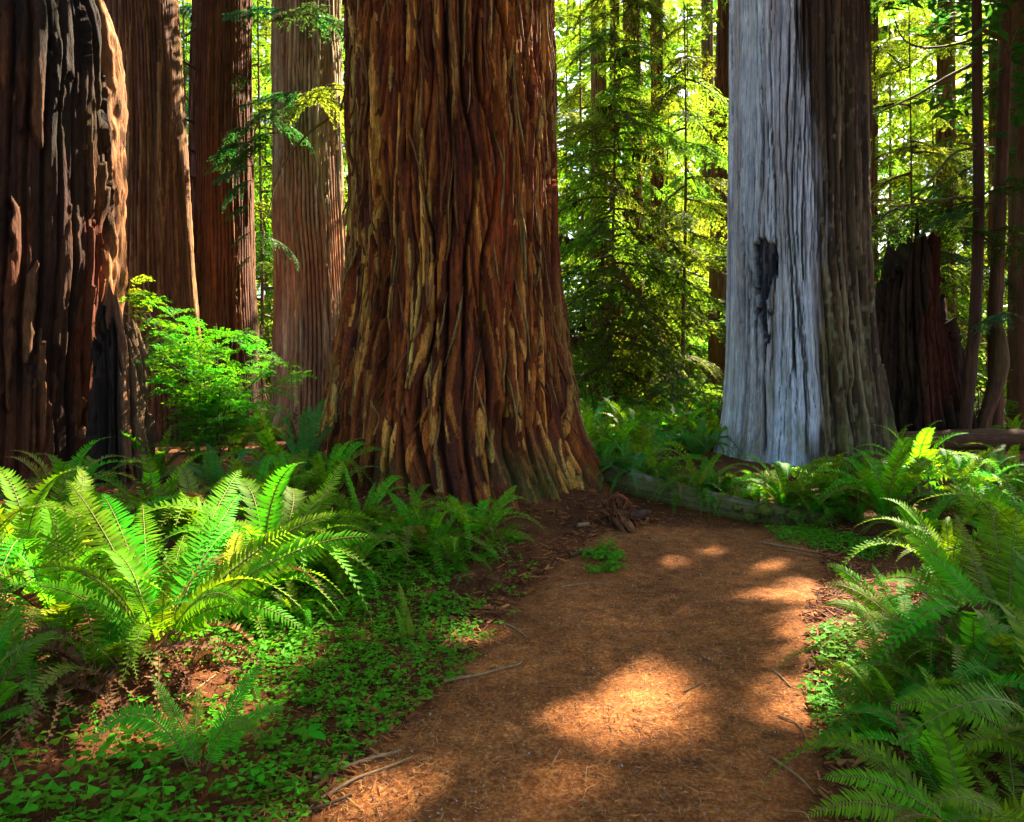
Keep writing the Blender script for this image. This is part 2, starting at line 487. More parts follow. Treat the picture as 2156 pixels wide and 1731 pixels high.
    if 'top' in st:
        top = st['top'](TH, rm)
        TOP = np.minimum(ZZ, top)
        over = np.clip((ZZ - top) / .3, 0, 1)
        X = X + (cx[:, None] - X) * over; Yw = Yw + (Y - Yw) * over
        TOP = TOP - over * .5
    V = np.stack([X, Yw, TOP], -1).reshape(-1, 3)
    i = (np.arange(nz - 1)[:, None] * nt_ + np.arange(nt_)[None]); j = (np.arange(nz - 1)[:, None] * nt_ + (np.arange(nt_)[None] + 1) % nt_)
    F = np.stack([i, j, j + nt_, i + nt_], -1).reshape(-1, 4)
    base = np.array(parent.location) if parent is not None else np.zeros(3)
    me = make_mesh(name, V - base, F, mat, True, None, np.clip(C, .004, .9).reshape(-1, 3))
    o = add(name, me, parent)
    def surf(theta, z):
        k = int(np.clip(np.searchsorted(zs, z), 0, nz - 1)); jj = int(np.clip(np.searchsorted(th, theta), 0, nt_ - 1))
        return np.array([X[k, jj], Yw[k, jj], z]), np.array([math.sin(theta + TC), -math.cos(theta + TC), 0]), RAD[k, jj], cx[k]
    return o, surf

def tint(C, m, col):
    m = np.broadcast_to(np.asarray(m, float), C.shape[:-1])
    return C * (1 - m[..., None]) + np.array(col) * m[..., None]

def post_main(TH, Z, H, C, rm, d):
    ux, uy = d['ux'], d['uy']
    # golden lichen on the standing ridges at eye height, moss at the foot, fire-red stain
    ridge = sstep(.03, .075, H)
    li = sstep(.05, .5, fbm(ux * 1.6, uy * 1.6, Z * .5, 3, 91)) * ridge * sstep(.2, 1.2, Z) * sstep(4.5, 2.0, Z)
    C = tint(C, .5 * li, (.30, .22, .06))
    mo = sstep(-.05, .45, fbm(ux * 1.4, uy * 1.4, Z * 1.2, 3, 92) + .5 * (0.45 - Z) + .25 * np.sin(TH)) * sstep(1.0, .25, Z)
    C = tint(C, .65 * mo, (.085, .10, .016))
    gd = sstep(.0, .45, fbm(ux * .9, uy * .9, Z * .22, 2, 96)) * ridge
    C = C * (1 + gd[..., None] * np.array([.35, .5, .4]))
    rd = sstep(.15, .5, fbm(ux * .8, uy * .8, Z * .35, 2, 93))
    C = C * (1 + rd[..., None] * np.array([.25, -.12, -.2]))
    # cavities in the lower stem
    for (t, z, a, b, dep) in ((-.12, 1.95, .14, .45, .12), (-.55, 1.7, .08, .5, .10), (.35, .9, .10, .35, .09), (-.7, 4.2, .035, .9, .10), (-.62, 2.9, .05, 1.0, .12), (-.25, .25, .30, .16, .08), (.38, 4.35, .06, .35, .08)):
        q = ((TH - t) / a) ** 2 + ((Z - z) / b) ** 2 + .35 * noise(ux * 6, uy * 6, Z * 3, 94)
        H = H - dep * sstep(1.1, .35, q)
    H = H + .03 * fbm(ux * 7, uy * 7, Z * 5, 2, 95) * sstep(1.6, .3, Z)
    return H, C

def post_snag(TH, Z, H, C, rm, d):
    ux, uy = d['ux'], d['uy']
    silver = sstep(.24, .10, TH + .14 * noise(0, 0, Z * .55, 61) + .10 * noise(ux * 9, uy * 9, Z * .6, 62) + .05 * noise(ux * 25, uy * 25, Z * 2, 59))
    grain = 1 + .22 * fbm(ux * 7, uy * 7, Z * .25, 3, 63)
    blot = fbm(ux * 2, uy * 2, Z * .35, 3, 64)
    sil = np.array([.56, .65, .78])[None, None] * grain[..., None] * (1 + .25 * blot)[..., None]
    warm = sstep(.1, .6, fbm(ux * 2.6, uy * 2.6, Z * .4, 3, 65)) * .45 + .4 * sstep(-.3, .12, TH)
    sil = sil * (1 - warm[..., None]) + np.array([.30, .235, .235]) * warm[..., None]
    C = C * (1 - silver[..., None]) + sil * silver[..., None]
    stk = silver * sstep(.22, .5, noise(ux * 11, uy * 11, Z * .35, 77))
    C = tint(C, .55 * stk, (.17, .145, .13))
    stain = silver * sstep(.1, .45, fbm(ux * 3.2, uy * 3.2, Z * .22, 3, 78))
    C = tint(C, .45 * stain, (.26, .19, .13))
    lich = silver * sstep(.3, .55, fbm(ux * 6, uy * 6, Z * 2.2, 3, 79)) * sstep(5, 1, Z)
    C = tint(C, .5 * lich, (.20, .21, .12))
    H = H * (1 - .5 * silver)
    # drying cracks in the bare wood
    rg = np.random.default_rng(8)
    for t, za, zb, w, dep in [(-.33, 2.9, 8.6, .016, .09), (-.10, 1.5, 7.5, .022, .10), (-.62, 2.6, 5.2, .012, .06), (-.50, 4.4, 6.2, .02, .06), (.10, 3, 9, .02, .09), (-.02, 2, 8.5, .02, .08), (-.82, .5, 4, .015, .06), (-.2, 4.8, 7.8, .010, .06), (.02, .3, 3.2, .02, .07), (-.45, .2, 1.8, .03, .06), (.20, 4.6, 7.9, .012, .06)] + [(rg.uniform(-1.3, .35), a, a + rg.uniform(.6, 2.5), rg.uniform(.006, .012), .04) for a in rg.uniform(0, 7.5, 120)]:
        c = t + .035 * np.sin(Z * 1.1 + t * 9) + .012 * noise(0, 0, Z * 4, int(t * 100) % 50)
        m = sstep(w, w * .25, np.abs(TH - c)) * sstep(za, za + .25, Z) * sstep(zb, zb - .4, Z)
        H = H - dep * m
        C = tint(C, .85 * m, (.03, .024, .024))
    # burn scar
    e = .07 * noise(ux * 5, uy * 5, Z * 2.0, 66) + .04 * noise(ux * 14, uy * 14, Z * 5, 67)
    cs = -.46 - .06 * sstep(1.9, 3.6, Z)
    half = np.interp(Z, [1.72, 2.0, 2.4, 2.9, 3.3, 3.55, 3.75, 3.9], [0, .06, .10, .13, .18, .19, .14, 0])
    e = np.round(e / .03) * .03
    m = sstep(-.006, .008, half - np.abs(TH - cs) + e * sstep(1.6, 2.0, Z) * 1.2) * (half > 0)
    halo = sstep(-.10, .03, half - np.abs(TH - cs) + e) * (half > -.01) * sstep(1.2, 2.0, Z) * sstep(4.3, 3.8, Z)
    C = tint(C, .35 * halo, (.12, .12, .14))
    H = H - .12 * m * (1 + .4 * noise(ux * 8, uy * 8, Z * 1.2, 58))
    C = tint(C, .95 * m, (.010, .012, .026))
    fl = m * sstep(.25, .5, noise(ux * 22, uy * 22, Z * 9, 68))
    C = tint(C, .6 * fl, (.12, .13, .16))
    sp = (1 - .55 * silver) * sstep(.35, .6, noise(ux * 26, uy * 26, Z * 9, 74)) * sstep(-.2, .4, fbm(ux * 2, uy * 2, Z * .6, 2, 75))
    C = tint(C, .6 * sp, (.22, .21, .12))
    dk = (1 - silver) * sstep(.1, .4, fbm(ux * 5, uy * 5, Z * .3, 3, 76))
    C = tint(C, .7 * dk, (.018, .011, .006))
    # bark side: moss
    mo = (1 - silver) * sstep(.05, .55, fbm(ux * 2, uy * 2, Z * .5, 3, 69) + .12 * (2 - Z))
    C = tint(C, .4 * mo, (.085, .075, .018))
    mo2 = sstep(.25, .6, fbm(ux * 3, uy * 3, Z * 1.5, 3, 70) + .35 * sstep(1.6, .3, Z)) * sstep(2.2, .6, Z) * sstep(-.4, .1, TH)
    C = tint(C, .5 * mo2, (.14, .15, .035))
    # rotten hollow at the foot of the bark side
    q = ((TH - .62) / .12) ** 2 + ((Z - .75) / .75) ** 2 + .4 * noise(ux * 5, uy * 5, Z * 2, 71)
    H = H - .14 * sstep(1.1, .4, q)
    q = ((TH - .38) / .05) ** 2 + ((Z - 1.5) / .45) ** 2 + .4 * noise(ux * 5, uy * 5, Z * 2, 72)
    H = H - .10 * sstep(1.1, .4, q)
    return H, C

def post_stump(TH, Z, H, C, rm, d):
    ux, uy = d['ux'], d['uy']
    n = fbm(ux * 1.4, uy * 1.4, Z * .45, 3, 31)
    ch = sstep(.0, .3, fbm(ux * 1.8, uy * 1.8, Z * .3, 3, 32) + .10)
    C = tint(C * .7, .9 * ch, (.012, .009, .007))
    rd = sstep(.12, .4, fbm(ux * 2.2, uy * 2.2, Z * .35, 3, 33)) * sstep(4.6, 3.0, Z)
    C = tint(C, .8 * rd, (.17, .042, .015))
    mo = sstep(.0, .45, fbm(ux * 2.1, uy * 2.1, Z * .6, 3, 34)) * sstep(1.2, 2.6, Z)
    C = tint(C, .6 * mo, (.060, .046, .012))
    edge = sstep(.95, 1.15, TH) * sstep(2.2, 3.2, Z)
    C = tint(C, .7 * edge, (.34, .19, .10))  # right edge lightened in colour like a sunlit rim
    ba = sstep(.12, .3, TH * 0 + noise(ux * 1.2, uy * 1.2, Z * .3, 35)) * sstep(2.4, .8, Z)
    C = tint(C, .55 * ba, (.16, .055, .022))
    H = H - .12 * sstep(.16, .26, fbm(ux * 2.6, uy * 2.6, Z * .22, 2, 36)) + .03 * fbm(ux * 7, uy * 7, Z * 2.2, 3, 37)
    C = C * np.array([.72, .60, .52])
    e = sstep(.93, 1.03, TH + .08 * noise(ux * 3, uy * 3, Z * 1.3, 38)) * sstep(2.0, 2.6, Z)      # broken shell edge, painted paler to stand for its sunlit rim
    H = H * (1 - .8 * e) + e * (.05 + .06 * fbm(ux * 7, uy * 7, Z * 1.6, 3, 39) + .045 * noise(ux * 20, uy * 20, Z * 3, 47))
    C = tint(C, .8 * e, np.array((.30, .125, .045)))
    C = C * (1 + e * .6 * noise(ux * 9, uy * 9, Z * 2, 42))[..., None]
    return H, C

def post_far(dark_low=False, moss=.3, seed=0, red_band=None):
    def f(TH, Z, H, C, rm, d):
        ux, uy = d['ux'], d['uy']
        mo = sstep(.2, .6, fbm(ux * 1.2, uy * 1.2, Z * .35, 3, 40 + seed)) * moss
        C = tint(C, mo, (.17, .15, .06))
        if red_band:
            b = sstep(red_band[0] - .7, red_band[0] + .3, Z + .8 * noise(ux * 3, uy * 3, 0, 44)) * sstep(red_band[1] + .8, red_band[1] - .4, Z + .9 * noise(ux * 3, uy * 3, 1, 45))
            C = C * (1 - b[..., None]) + C * np.array([1.05, .78, .62]) * b[..., None]
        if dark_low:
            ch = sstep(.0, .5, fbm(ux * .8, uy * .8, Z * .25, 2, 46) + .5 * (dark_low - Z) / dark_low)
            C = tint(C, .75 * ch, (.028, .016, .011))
        return H, C
    return f

ST_MAIN = dict(pal=PAL_RED, n=22, h=(.006, .055), len=(.4, 2.6), w=(.008, .05), slope=.12, rib=(.23, .105, 4.2), rib_var=.4, streak=.5, body=3.2, chaos_z=2.4, fib=.020, lump=.045, butt_a=.085, butt_h=.8, butt=(4, 7, 12), post=post_main)
ST_FAR = dict(pal=PAL_DARK, n=3.2, h=(.012, .05), len=(1.5, 6.0), w=(.014, .045), slope=.03, rib=(.085, .05, 2.0), body=3.2, streak=.25, chaos_z=1.2, fib=.008, lump=.03, butt_a=.06, butt_h=.7)
ST_SNAG = dict(pal=dict(deep=(.022, .013, .007), strips=[(.085, .055, .026), (.12, .085, .04), (.06, .034, .016), (.15, .11, .055)], p=[.35, .25, .25, .15]), n=2.2, rib=(.15, .07, 1.6), rib_var=.4, body=2.6, streak=.55, h=(.01, .09), len=(1.5, 6.0), w=(.03, .12), slope=.02, chaos_z=1.0, fib=.010, lump=.03, butt_a=.075, butt_h=.8, butt=(6, 9, 15), flute=.012, flute_k=13, post=post_snag)
ST_STUMP = dict(pal=PAL_DARK, n=5, h=(.02, .11), len=(.6, 3.0), w=(.02, .10), slope=.02, chaos_z=.5, fib=.022, lump=.035, rib=(.19, .10, 1.6), rib_var=.35, body=2.0, butt_a=.07, butt_h=.8, post=post_stump)

def foot(table, Y):
    vy, xl, xr = max(table)
    x = ((xl + xr) / 2 - CXV) / FV * Y
    return (x, Y, float(gz(x, Y)))

T_MAIN = [(0, 738, 1160), (600, 735, 1176), (690, 724, 1188), (802, 702, 1202), (920, 682, 1222), (990, 668, 1260), (1050, 648, 1306), (1090, 630, 1342), (1130, 618, 1368)]
main_tree = thing('redwood_tree', 'huge reddish redwood with shaggy furrowed bark standing beside the path', 'tree', foot(T_MAIN, 8.6))
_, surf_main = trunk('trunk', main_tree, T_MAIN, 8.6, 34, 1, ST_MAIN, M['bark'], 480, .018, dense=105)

T_SNAG = [(0, 1541, 1809), (400, 1538, 1816), (650, 1536, 1826), (800, 1532, 1838), (880, 1527, 1850), (940, 1518, 1858), (985, 1508, 1868), (1010, 1500, 1878)]
snag = thing('dead_snag', 'pale silver grey dead trunk with a burn scar and cracked bare wood', 'tree', foot(T_SNAG, 12.3))
ST_SNAG['top'] = lambda TH, rm: 8.8 + .16 * np.sin(TH * 3 + 2) + .12 * np.sin(TH * 8) + .08 * np.sin(TH * 19)
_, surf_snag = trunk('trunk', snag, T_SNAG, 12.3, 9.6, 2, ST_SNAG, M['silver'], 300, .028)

T_STUMP = [(-40, -120, 190), (0, -125, 206), (60, -128, 226), (150, -130, 238), (300, -134, 236), (600, -140, 238), (640, -145, 226), (800, -150, 214), (940, -165, 216), (1020, -185, 222), (1060, -200, 230)]
ST_STUMP['top'] = lambda TH, rm: 7.75 + .25 * np.sin(TH * 3 + 1) + .15 * np.sin(TH * 11) - .35 * sstep(.6, 1.3, TH)
stump = thing('burnt_trunk', 'charred broken redwood trunk at the far left with rotten red wood and a sunlit edge', 'tree', foot(T_STUMP, 9.6))
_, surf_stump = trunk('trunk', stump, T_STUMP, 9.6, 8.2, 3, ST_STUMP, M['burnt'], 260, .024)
ST_SLAB = dict(ST_STUMP, n=10, lump=.05, top=lambda TH, rm: 2.15 + .35 * np.sin(TH * 2 + 1.2) + .22 * np.sin(TH * 7) + .1 * np.sin(TH * 17), post=lambda TH, Z, H, C, rm, d: (H - .05 * sstep(.1, .4, fbm(d['ux'] * 4, d['uy'] * 4, Z * .5, 2, 51)), tint(tint(C, .9 * sstep(.25, .0, TH + .1 * noise(d['ux'] * 4, d['uy'] * 4, Z, 52)), (.004, .0035, .003)), .6 * sstep(.3, .7, TH), (.05, .038, .018))))
slab_t = [(600, 205, 250), (760, 205, 296), (900, 204, 304), (1010, 200, 312), (1050, 196, 318)]
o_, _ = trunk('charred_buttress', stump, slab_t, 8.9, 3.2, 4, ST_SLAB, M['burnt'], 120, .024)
o_['label'] = 'black charred hollow buttress'

far_trees = [
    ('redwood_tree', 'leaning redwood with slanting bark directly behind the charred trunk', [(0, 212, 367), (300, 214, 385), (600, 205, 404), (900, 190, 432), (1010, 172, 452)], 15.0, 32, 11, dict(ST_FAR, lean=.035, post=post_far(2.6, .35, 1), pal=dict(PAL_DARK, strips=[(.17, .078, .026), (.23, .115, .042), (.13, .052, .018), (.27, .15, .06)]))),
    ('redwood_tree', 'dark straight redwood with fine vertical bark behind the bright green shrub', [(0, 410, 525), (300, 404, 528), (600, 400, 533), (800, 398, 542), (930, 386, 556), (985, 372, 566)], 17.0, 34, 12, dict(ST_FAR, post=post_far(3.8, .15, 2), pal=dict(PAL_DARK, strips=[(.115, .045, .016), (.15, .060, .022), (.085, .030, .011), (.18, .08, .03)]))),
    ('redwood_tree', 'pale grey brown redwood with a red stained band, half hidden by the huge redwood', [(0, 576, 713), (300, 578, 718), (500, 580, 727), (700, 582, 738), (850, 577, 745), (930, 560, 760), (975, 545, 775)], 16.2, 33, 13, dict(ST_FAR, pal=dict(PAL_GREY, strips=[(.29, .20, .105), (.36, .27, .15), (.22, .14, .07), (.42, .34, .21), (.30, .21, .12)]), n=3.5, rib=(.095, .085, 2.6), body=5.0, post=post_far(False, .35, 3, (3.2, 5.2)))),
]
FT = []
for nm, lab, tb, Y, zt, sd, stl in far_trees:
    t = thing(nm, lab, 'tree', foot(tb, Y))
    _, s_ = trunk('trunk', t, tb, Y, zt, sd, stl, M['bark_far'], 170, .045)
    FT.append((t, s_, Y))

# mossy broken stump behind the snag
ST_BROKEN = dict(ST_STUMP, n=9, h=(.02, .14), post=lambda TH, Z, H, C, rm, d: (H - .10 * sstep(.05, .35, fbm(d['ux'] * 2.2, d['uy'] * 2.2, Z * .2, 2, 55)), tint(tint(tint(C * .5, .7, (.010, .008, .005)), .7 * sstep(.0, .5, fbm(d['ux'] * 2, d['uy'] * 2, Z * .6, 3, 56)), (.042, .037, .010)), .8 * sstep(.12, .35, noise(d['ux'] * 1.6, d['uy'] * 1.6, Z * .5, 57)) * sstep(.0, .3, TH), (.09, .02, .009))),
    top=lambda TH, rm: 3.9 + .75 * np.sin(TH * 2.4 + .9) + .35 * np.sin(TH * 9 + 1) + .22 * np.sin(TH * 23) - .9 * sstep(.5, 1.2, TH))
T_BRK = [(480, 1868, 1985), (560, 1860, 1990), (650, 1850, 1998), (800, 1838, 2016), (900, 1828, 2032), (960, 1818, 2046)]
brk = thing('broken_stump', 'dark mossy jagged stump standing behind the silver snag', 'stump', foot(T_BRK, 15.0))
trunk('trunk', brk, T_BRK, 15.0, 5.6, 5, ST_BROKEN, M['burnt'], 200, .035)

# loose, peeling strips of bark on the huge redwood
rg = np.random.default_rng(77)
def bark_strip(theta, z, L_, w, lift, sl):
    n = 9
    zs = np.linspace(z, z + L_, n); s = np.linspace(0, 1, n)
    P, Nn = [], []
    for k in range(n):
        p, nn, rad, cxx = surf_main(theta + sl * (zs[k] - z) / 1.3 + .012 * math.sin(zs[k] * 7), zs[k]); P.append(p); Nn.append(nn)
    P, Nn = np.array(P), np.array(Nn)
    ker = np.array([.25, .5, .25])
    for a in range(3): P[1:-1, a] = np.convolve(P[:, a], ker, 'valid')
    off = lift * (1 - s) ** 2 + .012
    P = P + Nn * off[:, None]
    side = np.stack([-Nn[:, 1], Nn[:, 0], 0 * s], -1)
    ww = w * (np.sin(np.pi * np.clip(s * .86 + .09, 0, 1)) ** .7) * (1 + .2 * np.sin(s * 17 + z))
    th = .35 * w + .006
    ring = [P - side * ww[:, None] - Nn * th, P - side * (.75 * ww)[:, None] + Nn * th * .6, P + Nn * th, P + side * (.75 * ww)[:, None] + Nn * th * .5, P + side * ww[:, None] - Nn * th]
    V = np.stack(ring, 1).reshape(-1, 3)
    i = np.arange(n - 1)[:, None] * 5; j = np.arange(5)[None]
    F = np.stack([i + j, i + (j + 1) % 5, i + 5 + (j + 1) % 5, i + 5 + j], -1).reshape(-1, 4)
    caps = np.array([[4, 3, 2, 1, 0], [5 * n - 5, 5 * n - 4, 5 * n - 3, 5 * n - 2, 5 * n - 1]])
    return V, F, caps
mb0 = np.array(main_tree.location)
STRIP_C = [(.25, .105, .028), (.20, .075, .020), (.28, .155, .042), (.14, .046, .012), (.27, .18, .055), (.17, .062, .016)]
for k in range(190):
    z = rg.uniform(.5, 6.0); th_ = rg.uniform(-1.35, 1.35)
    low = max(0, 1 - z / 3)
    L_ = rg.uniform(.3, 1.3) * (1 - .4 * low); w = rg.uniform(.006, .022)
    V, F, caps = bark_strip(th_, z, L_, w, rg.uniform(.0, .07), rg.normal(0, .10 + .12 * low))
    c = np.array(STRIP_C[rg.integers(len(STRIP_C))]) * rg.uniform(.75, 1.15)
    me = make_mesh('bark_strip', V - mb0, [F, caps], M['bark'], True, None, np.broadcast_to(c, (len(V), 3)))
    add('bark_strip', me, main_tree)

# ------------------------------------------------------------------ fallen logs and rotten wood
def log_mesh(name, pts, rad, n, ns, seed, mat, colf, base, rough=.12, closed=True):
    P = spline(pts, n); rads = np.interp(np.linspace(0, 1, n), np.linspace(0, 1, len(rad)), rad)
    T = unit(np.gradient(P, axis=0)); A = unit(np.cross(T, [0, 0, 1.])); B = np.cross(A, T)
    th = np.linspace(0, 2 * np.pi, ns, endpoint=False)
    dirv = A[:, None] * np.cos(th)[None, :, None] + B[:, None] * np.sin(th)[None, :, None]
    s = np.linspace(0, 1, n)[:, None] * np.linalg.norm(np.diff(P, axis=0), axis=1).sum()
    c, d = np.cos(th)[None] * 1.0, np.sin(th)[None] * 1.0
    rr = rads[:, None] * (1 + rough * fbm(c * 1.6, d * 1.6, s * .9, 3, seed) + .06 * noise(c * 6, d * 6, s * 1.2, seed + 1) + .05 * noise(c * 3, d * 3, s * 5, seed + 2))
    end = np.minimum(np.arange(n), np.arange(n)[::-1])[:, None]
    rr = rr * np.clip((end + .05) / 1.0, 0, 1) if closed else rr
    V = P[:, None] + rr[..., None] * dirv
    up = dirv[..., 2]
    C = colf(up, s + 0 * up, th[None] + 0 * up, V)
    i = np.arange(n - 1)[:, None] * ns; j = np.arange(ns)[None]
    F = np.stack([i + j, i + (j + 1) % ns, i + ns + (j + 1) % ns, i + ns + j], -1).reshape(-1, 4)
    return make_mesh(name, V.reshape(-1, 3) - base, F, mat, True, None, np.clip(C, .004, .9).reshape(-1, 3))

def col_log(up, s, th, V):
    g = noise(np.cos(th) * 5, np.sin(th) * 5, s * .8, 81)
    C = np.array([.20, .18, .165]) * (1 + .45 * g[..., None])
    br = sstep(-.1, .4, fbm(np.cos(th) * 2, np.sin(th) * 2, s * .7, 3, 82))
    C = tint(C, .6 * br, (.16, .10, .06))
    mo = sstep(.0, .35, fbm(V[..., 0] * 2.2, V[..., 1] * 2.2, V[..., 2] * 4, 3, 83) + .85 - .95 * np.maximum(up - .35, 0) + .14 * (s - 1.2))
    C = tint(C, .9 * mo, (.075, .085, .012))
    ck = sstep(.25, .5, noise(np.cos(th) * 9, np.sin(th) * 9, s * .6, 85))
    C = tint(C, .7 * ck, (.05, .035, .022))
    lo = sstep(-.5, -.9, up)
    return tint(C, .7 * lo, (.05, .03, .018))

lp = [V3(1262, 1038, 8.45), V3(1330, 1056, 8.05), V3(1430, 1070, 7.7), V3(1530, 1082, 7.45), V3(1620, 1092, 7.3), V3(1710, 1100, 7.2), V3(1770, 1106, 7.15)]
lp = [np.array([p[0], p[1], float(gz(p[0], p[1])) + r * .34]) for p, r in zip(lp, (.16, .15, .14, .135, .12, .09, .04))]
log = thing('fallen_log', 'mossy grey fallen log lying across the far end of the path', 'log', on_ground(lp[3][0], lp[3][1]))
lb = np.array(log.location)
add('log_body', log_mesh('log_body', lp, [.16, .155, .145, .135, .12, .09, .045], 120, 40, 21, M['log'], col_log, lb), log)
def lump(center, r, seed, n=14, squash=.7, rough=.35):
    th = np.linspace(0, 2 * np.pi, n, endpoint=False); ph = np.linspace(.02, np.pi - .02, n // 2 + 3)
    A, B = np.meshgrid(th, ph)
    d = np.stack([np.cos(A) * np.sin(B), np.sin(A) * np.sin(B), np.cos(B)], -1)
    rr = r * (1 + rough * fbm(d[..., 0] * 2, d[..., 1] * 2, d[..., 2] * 2, 3, seed))
    V = d * rr[..., None] * np.array([1, 1, squash])
    m = len(ph)
    i = np.arange(m - 1)[:, None] * n; j = np.arange(n)[None]
    F = np.stack([i + j, i + n + j, i + n + (j + 1) % n, i + (j + 1) % n], -1).reshape(-1, 4)
    return V.reshape(-1, 3) + np.asarray(center), F
def moss_tuft(center, r, seed, n=90, fuzz=.35):
    """a moss cushion: a lump with short blades all over"""
    V, F = lump((0, 0, 0), r, seed, 12)
    g = np.random.default_rng(seed)
    mb = MB(); mb.add(V, F)
    k = g.integers(len(V), size=n); p = V[k]; d = unit(p + g.normal(0, .3 * r, (n, 3)))
    s = unit(np.cross(d, g.normal(size=(n, 3)))) * r * .05
    tip = p + d * r * fuzz * g.uniform(.4, 1, (n, 1)) + np.array([0, 0, -r * .1])
    Q = np.stack([p - s, p + s, tip], 1).reshape(-1, 3)
    mb.add(Q, np.arange(3 * n).reshape(-1, 3))
    me = mb.mesh('moss_cushion', M['moss'])
    return me
for (vx, dz_, r, sd) in ((1352, .16, .05, 1), (1480, .10, .08, 2), (1545, .10, .07, 3), (1600, .12, .11, 4), (1570, .03, .09, 5), (1665, .10, .10, 6), (1720, .06, .08, 7), (1420, .02, .07, 8)):
    f = np.interp(vx, [1262, 1330, 1430, 1530, 1620, 1710, 1770], np.arange(7)); k = int(f); p = lp[k] * (1 - f + k) + lp[min(k + 1, 6)] * (f - k)
    p = p + np.array([0, -.12, dz_ - .06])
    add('moss_cushion', moss_tuft(p, r * .85, sd, 700, .28), log, p - lb)

def log_moss():
    g = np.random.default_rng(66); me = log.children[0].data
    n = len(me.vertices); co = np.empty(n * 3); me.vertices.foreach_get('co', co); co = co.reshape(-1, 3)
    cl = np.empty(n * 4, np.float32); me.color_attributes['col'].data.foreach_get('color', cl); cl = cl.reshape(-1, 4)
    mossy = np.where((cl[:, 1] > cl[:, 0] * .98) & (cl[:, 1] < .14))[0]
    no = np.empty(n * 3); me.vertices.foreach_get('normal', no); no = no.reshape(-1, 3)
    k = g.choice(mossy, 9000); p = co[k] + g.normal(0, .012, (9000, 3)); d = unit(no[k] + g.normal(0, .5, (9000, 3)) + [0, 0, -.15])
    sd = unit(np.cross(d, g.normal(size=(9000, 3)))) * .003
    tip = p + d * g.uniform(.008, .03, (9000, 1))
    o = add('moss', make_mesh('moss', np.stack([p - sd, p + sd, tip], 1).reshape(-1, 3), np.arange(27000).reshape(-1, 3), M['moss'], False), log)
    o['kind'] = 'stuff'
log_moss()

# rotten root chunk on the path's edge
rw = gp(1318, 1112)
root = thing('root_chunk', 'crumbling red rotten root chunk at the left edge of the path near the log', 'root', rw)
def rot_mesh(parts, base, seed):
    mb = MB(); g = np.random.default_rng(seed)
    for c, r, q in parts:
        V, F = lump(np.array(c), r, seed + int(r * 999), 44, q, .75)
        V = V + (.10 * r * fbm(V[:, 0] * 22, V[:, 1] * 22, V[:, 2] * 7, 3, seed))[:, None] * unit(V - np.array(c))
        n = fbm(V[:, 0] * 9, V[:, 1] * 9, V[:, 2] * 4, 3, seed + 3)
        C = np.array([.095, .022, .007]) * (1 + .8 * n[:, None])
        C = tint(C, .6 * sstep(.25, .6, noise(V[:, 0] * 7, V[:, 1] * 7, V[:, 2] * 7, seed + 5)), (.10, .08, .018))
        mb.add(V, F, 0, np.clip(C, .01, .6))
    return mb.mesh('rotten_wood', M['rot'], True, True)
def splinters(seed, n=420):
    g = np.random.default_rng(seed); mb = MB()
    for k in range(n):
        a = g.uniform(0, 6.28); r = .15 * math.sqrt(g.random()); p = np.array([r * math.cos(a) - .06, r * math.sin(a) + .04, g.uniform(-.02, .26) * (1 - 2.2 * r)])
        d = unit(np.array([.45, -.35, -.75]) + g.normal(0, .4, 3)); L_ = g.uniform(.04, .15); w = g.uniform(.004, .016)
        P = np.array([p - d * L_, p - d * L_ * .3 + g.normal(0, .008, 3), p + d * L_ * .4 + g.normal(0, .008, 3), p + d * L_]); V, F = tube(P, np.array([.15, 1, .8, .1]) * w, 5)
        c = np.array([(.115, .026, .008), (.17, .045, .012), (.07, .018, .007), (.20, .075, .024), (.05, .035, .012)][g.integers(5)])
        mb.add(V, F, 0, c)
    return mb.mesh('rotten_wood', M['rot'], True, True)
add('rotten_wood', splinters(5), root)

def root_tube(pts, rads, seed, name='root_arm', col=(.13, .055, .022)):
    P = spline(pts, 16); V, F = tube(P, np.interp(np.linspace(0, 1, 16), np.linspace(0, 1, len(rads)), rads), 9)
    V = V + .22 * np.mean(rads) * np.stack([noise(V[:, 0] * 30, V[:, 1] * 30, V[:, 2] * 30, seed + k) for k in range(3)], -1)
    C = np.array(col) * (1 + .5 * noise(V[:, 0] * 20, V[:, 1] * 20, V[:, 2] * 20, seed))[:, None]
    return make_mesh(name, V, F, M['rot'], True, None, np.clip(C, .01, .8))
for k, (pts, rads, col) in enumerate([
    ([(-.02, 0, .12), (.10, -.02, .13), (.19, -.02, .15), (.24, 0, .16)], [.06, .05, .035, .012], (.06, .03, .018)),
    ([(-.08, -.02, .15), (-.03, -.09, .10), (.02, -.15, .03), (.07, -.22, -.02)], [.05, .045, .035, .012], (.20, .075, .03)),
    ([(-.14, .0, .12), (-.13, -.10, .10), (-.07, -.16, .03), (-.03, -.2, -.02)], [.03, .03, .025, .01], (.10, .045, .02)),
    ([(-.2, .05, .02), (-.15, -.02, .14), (-.08, -.06, .18), (.0, -.08, .16)], [.012, .010, .010, .006], (.26, .15, .07)),
    ([(-.16, .1, .24), (-.08, .06, .31), (.0, .02, .28), (.07, -.02, .2)], [.025, .025, .02, .01], (.16, .04, .012))]):
    add('root_arm', root_tube(pts, rads, 40 + k, col=col), root)

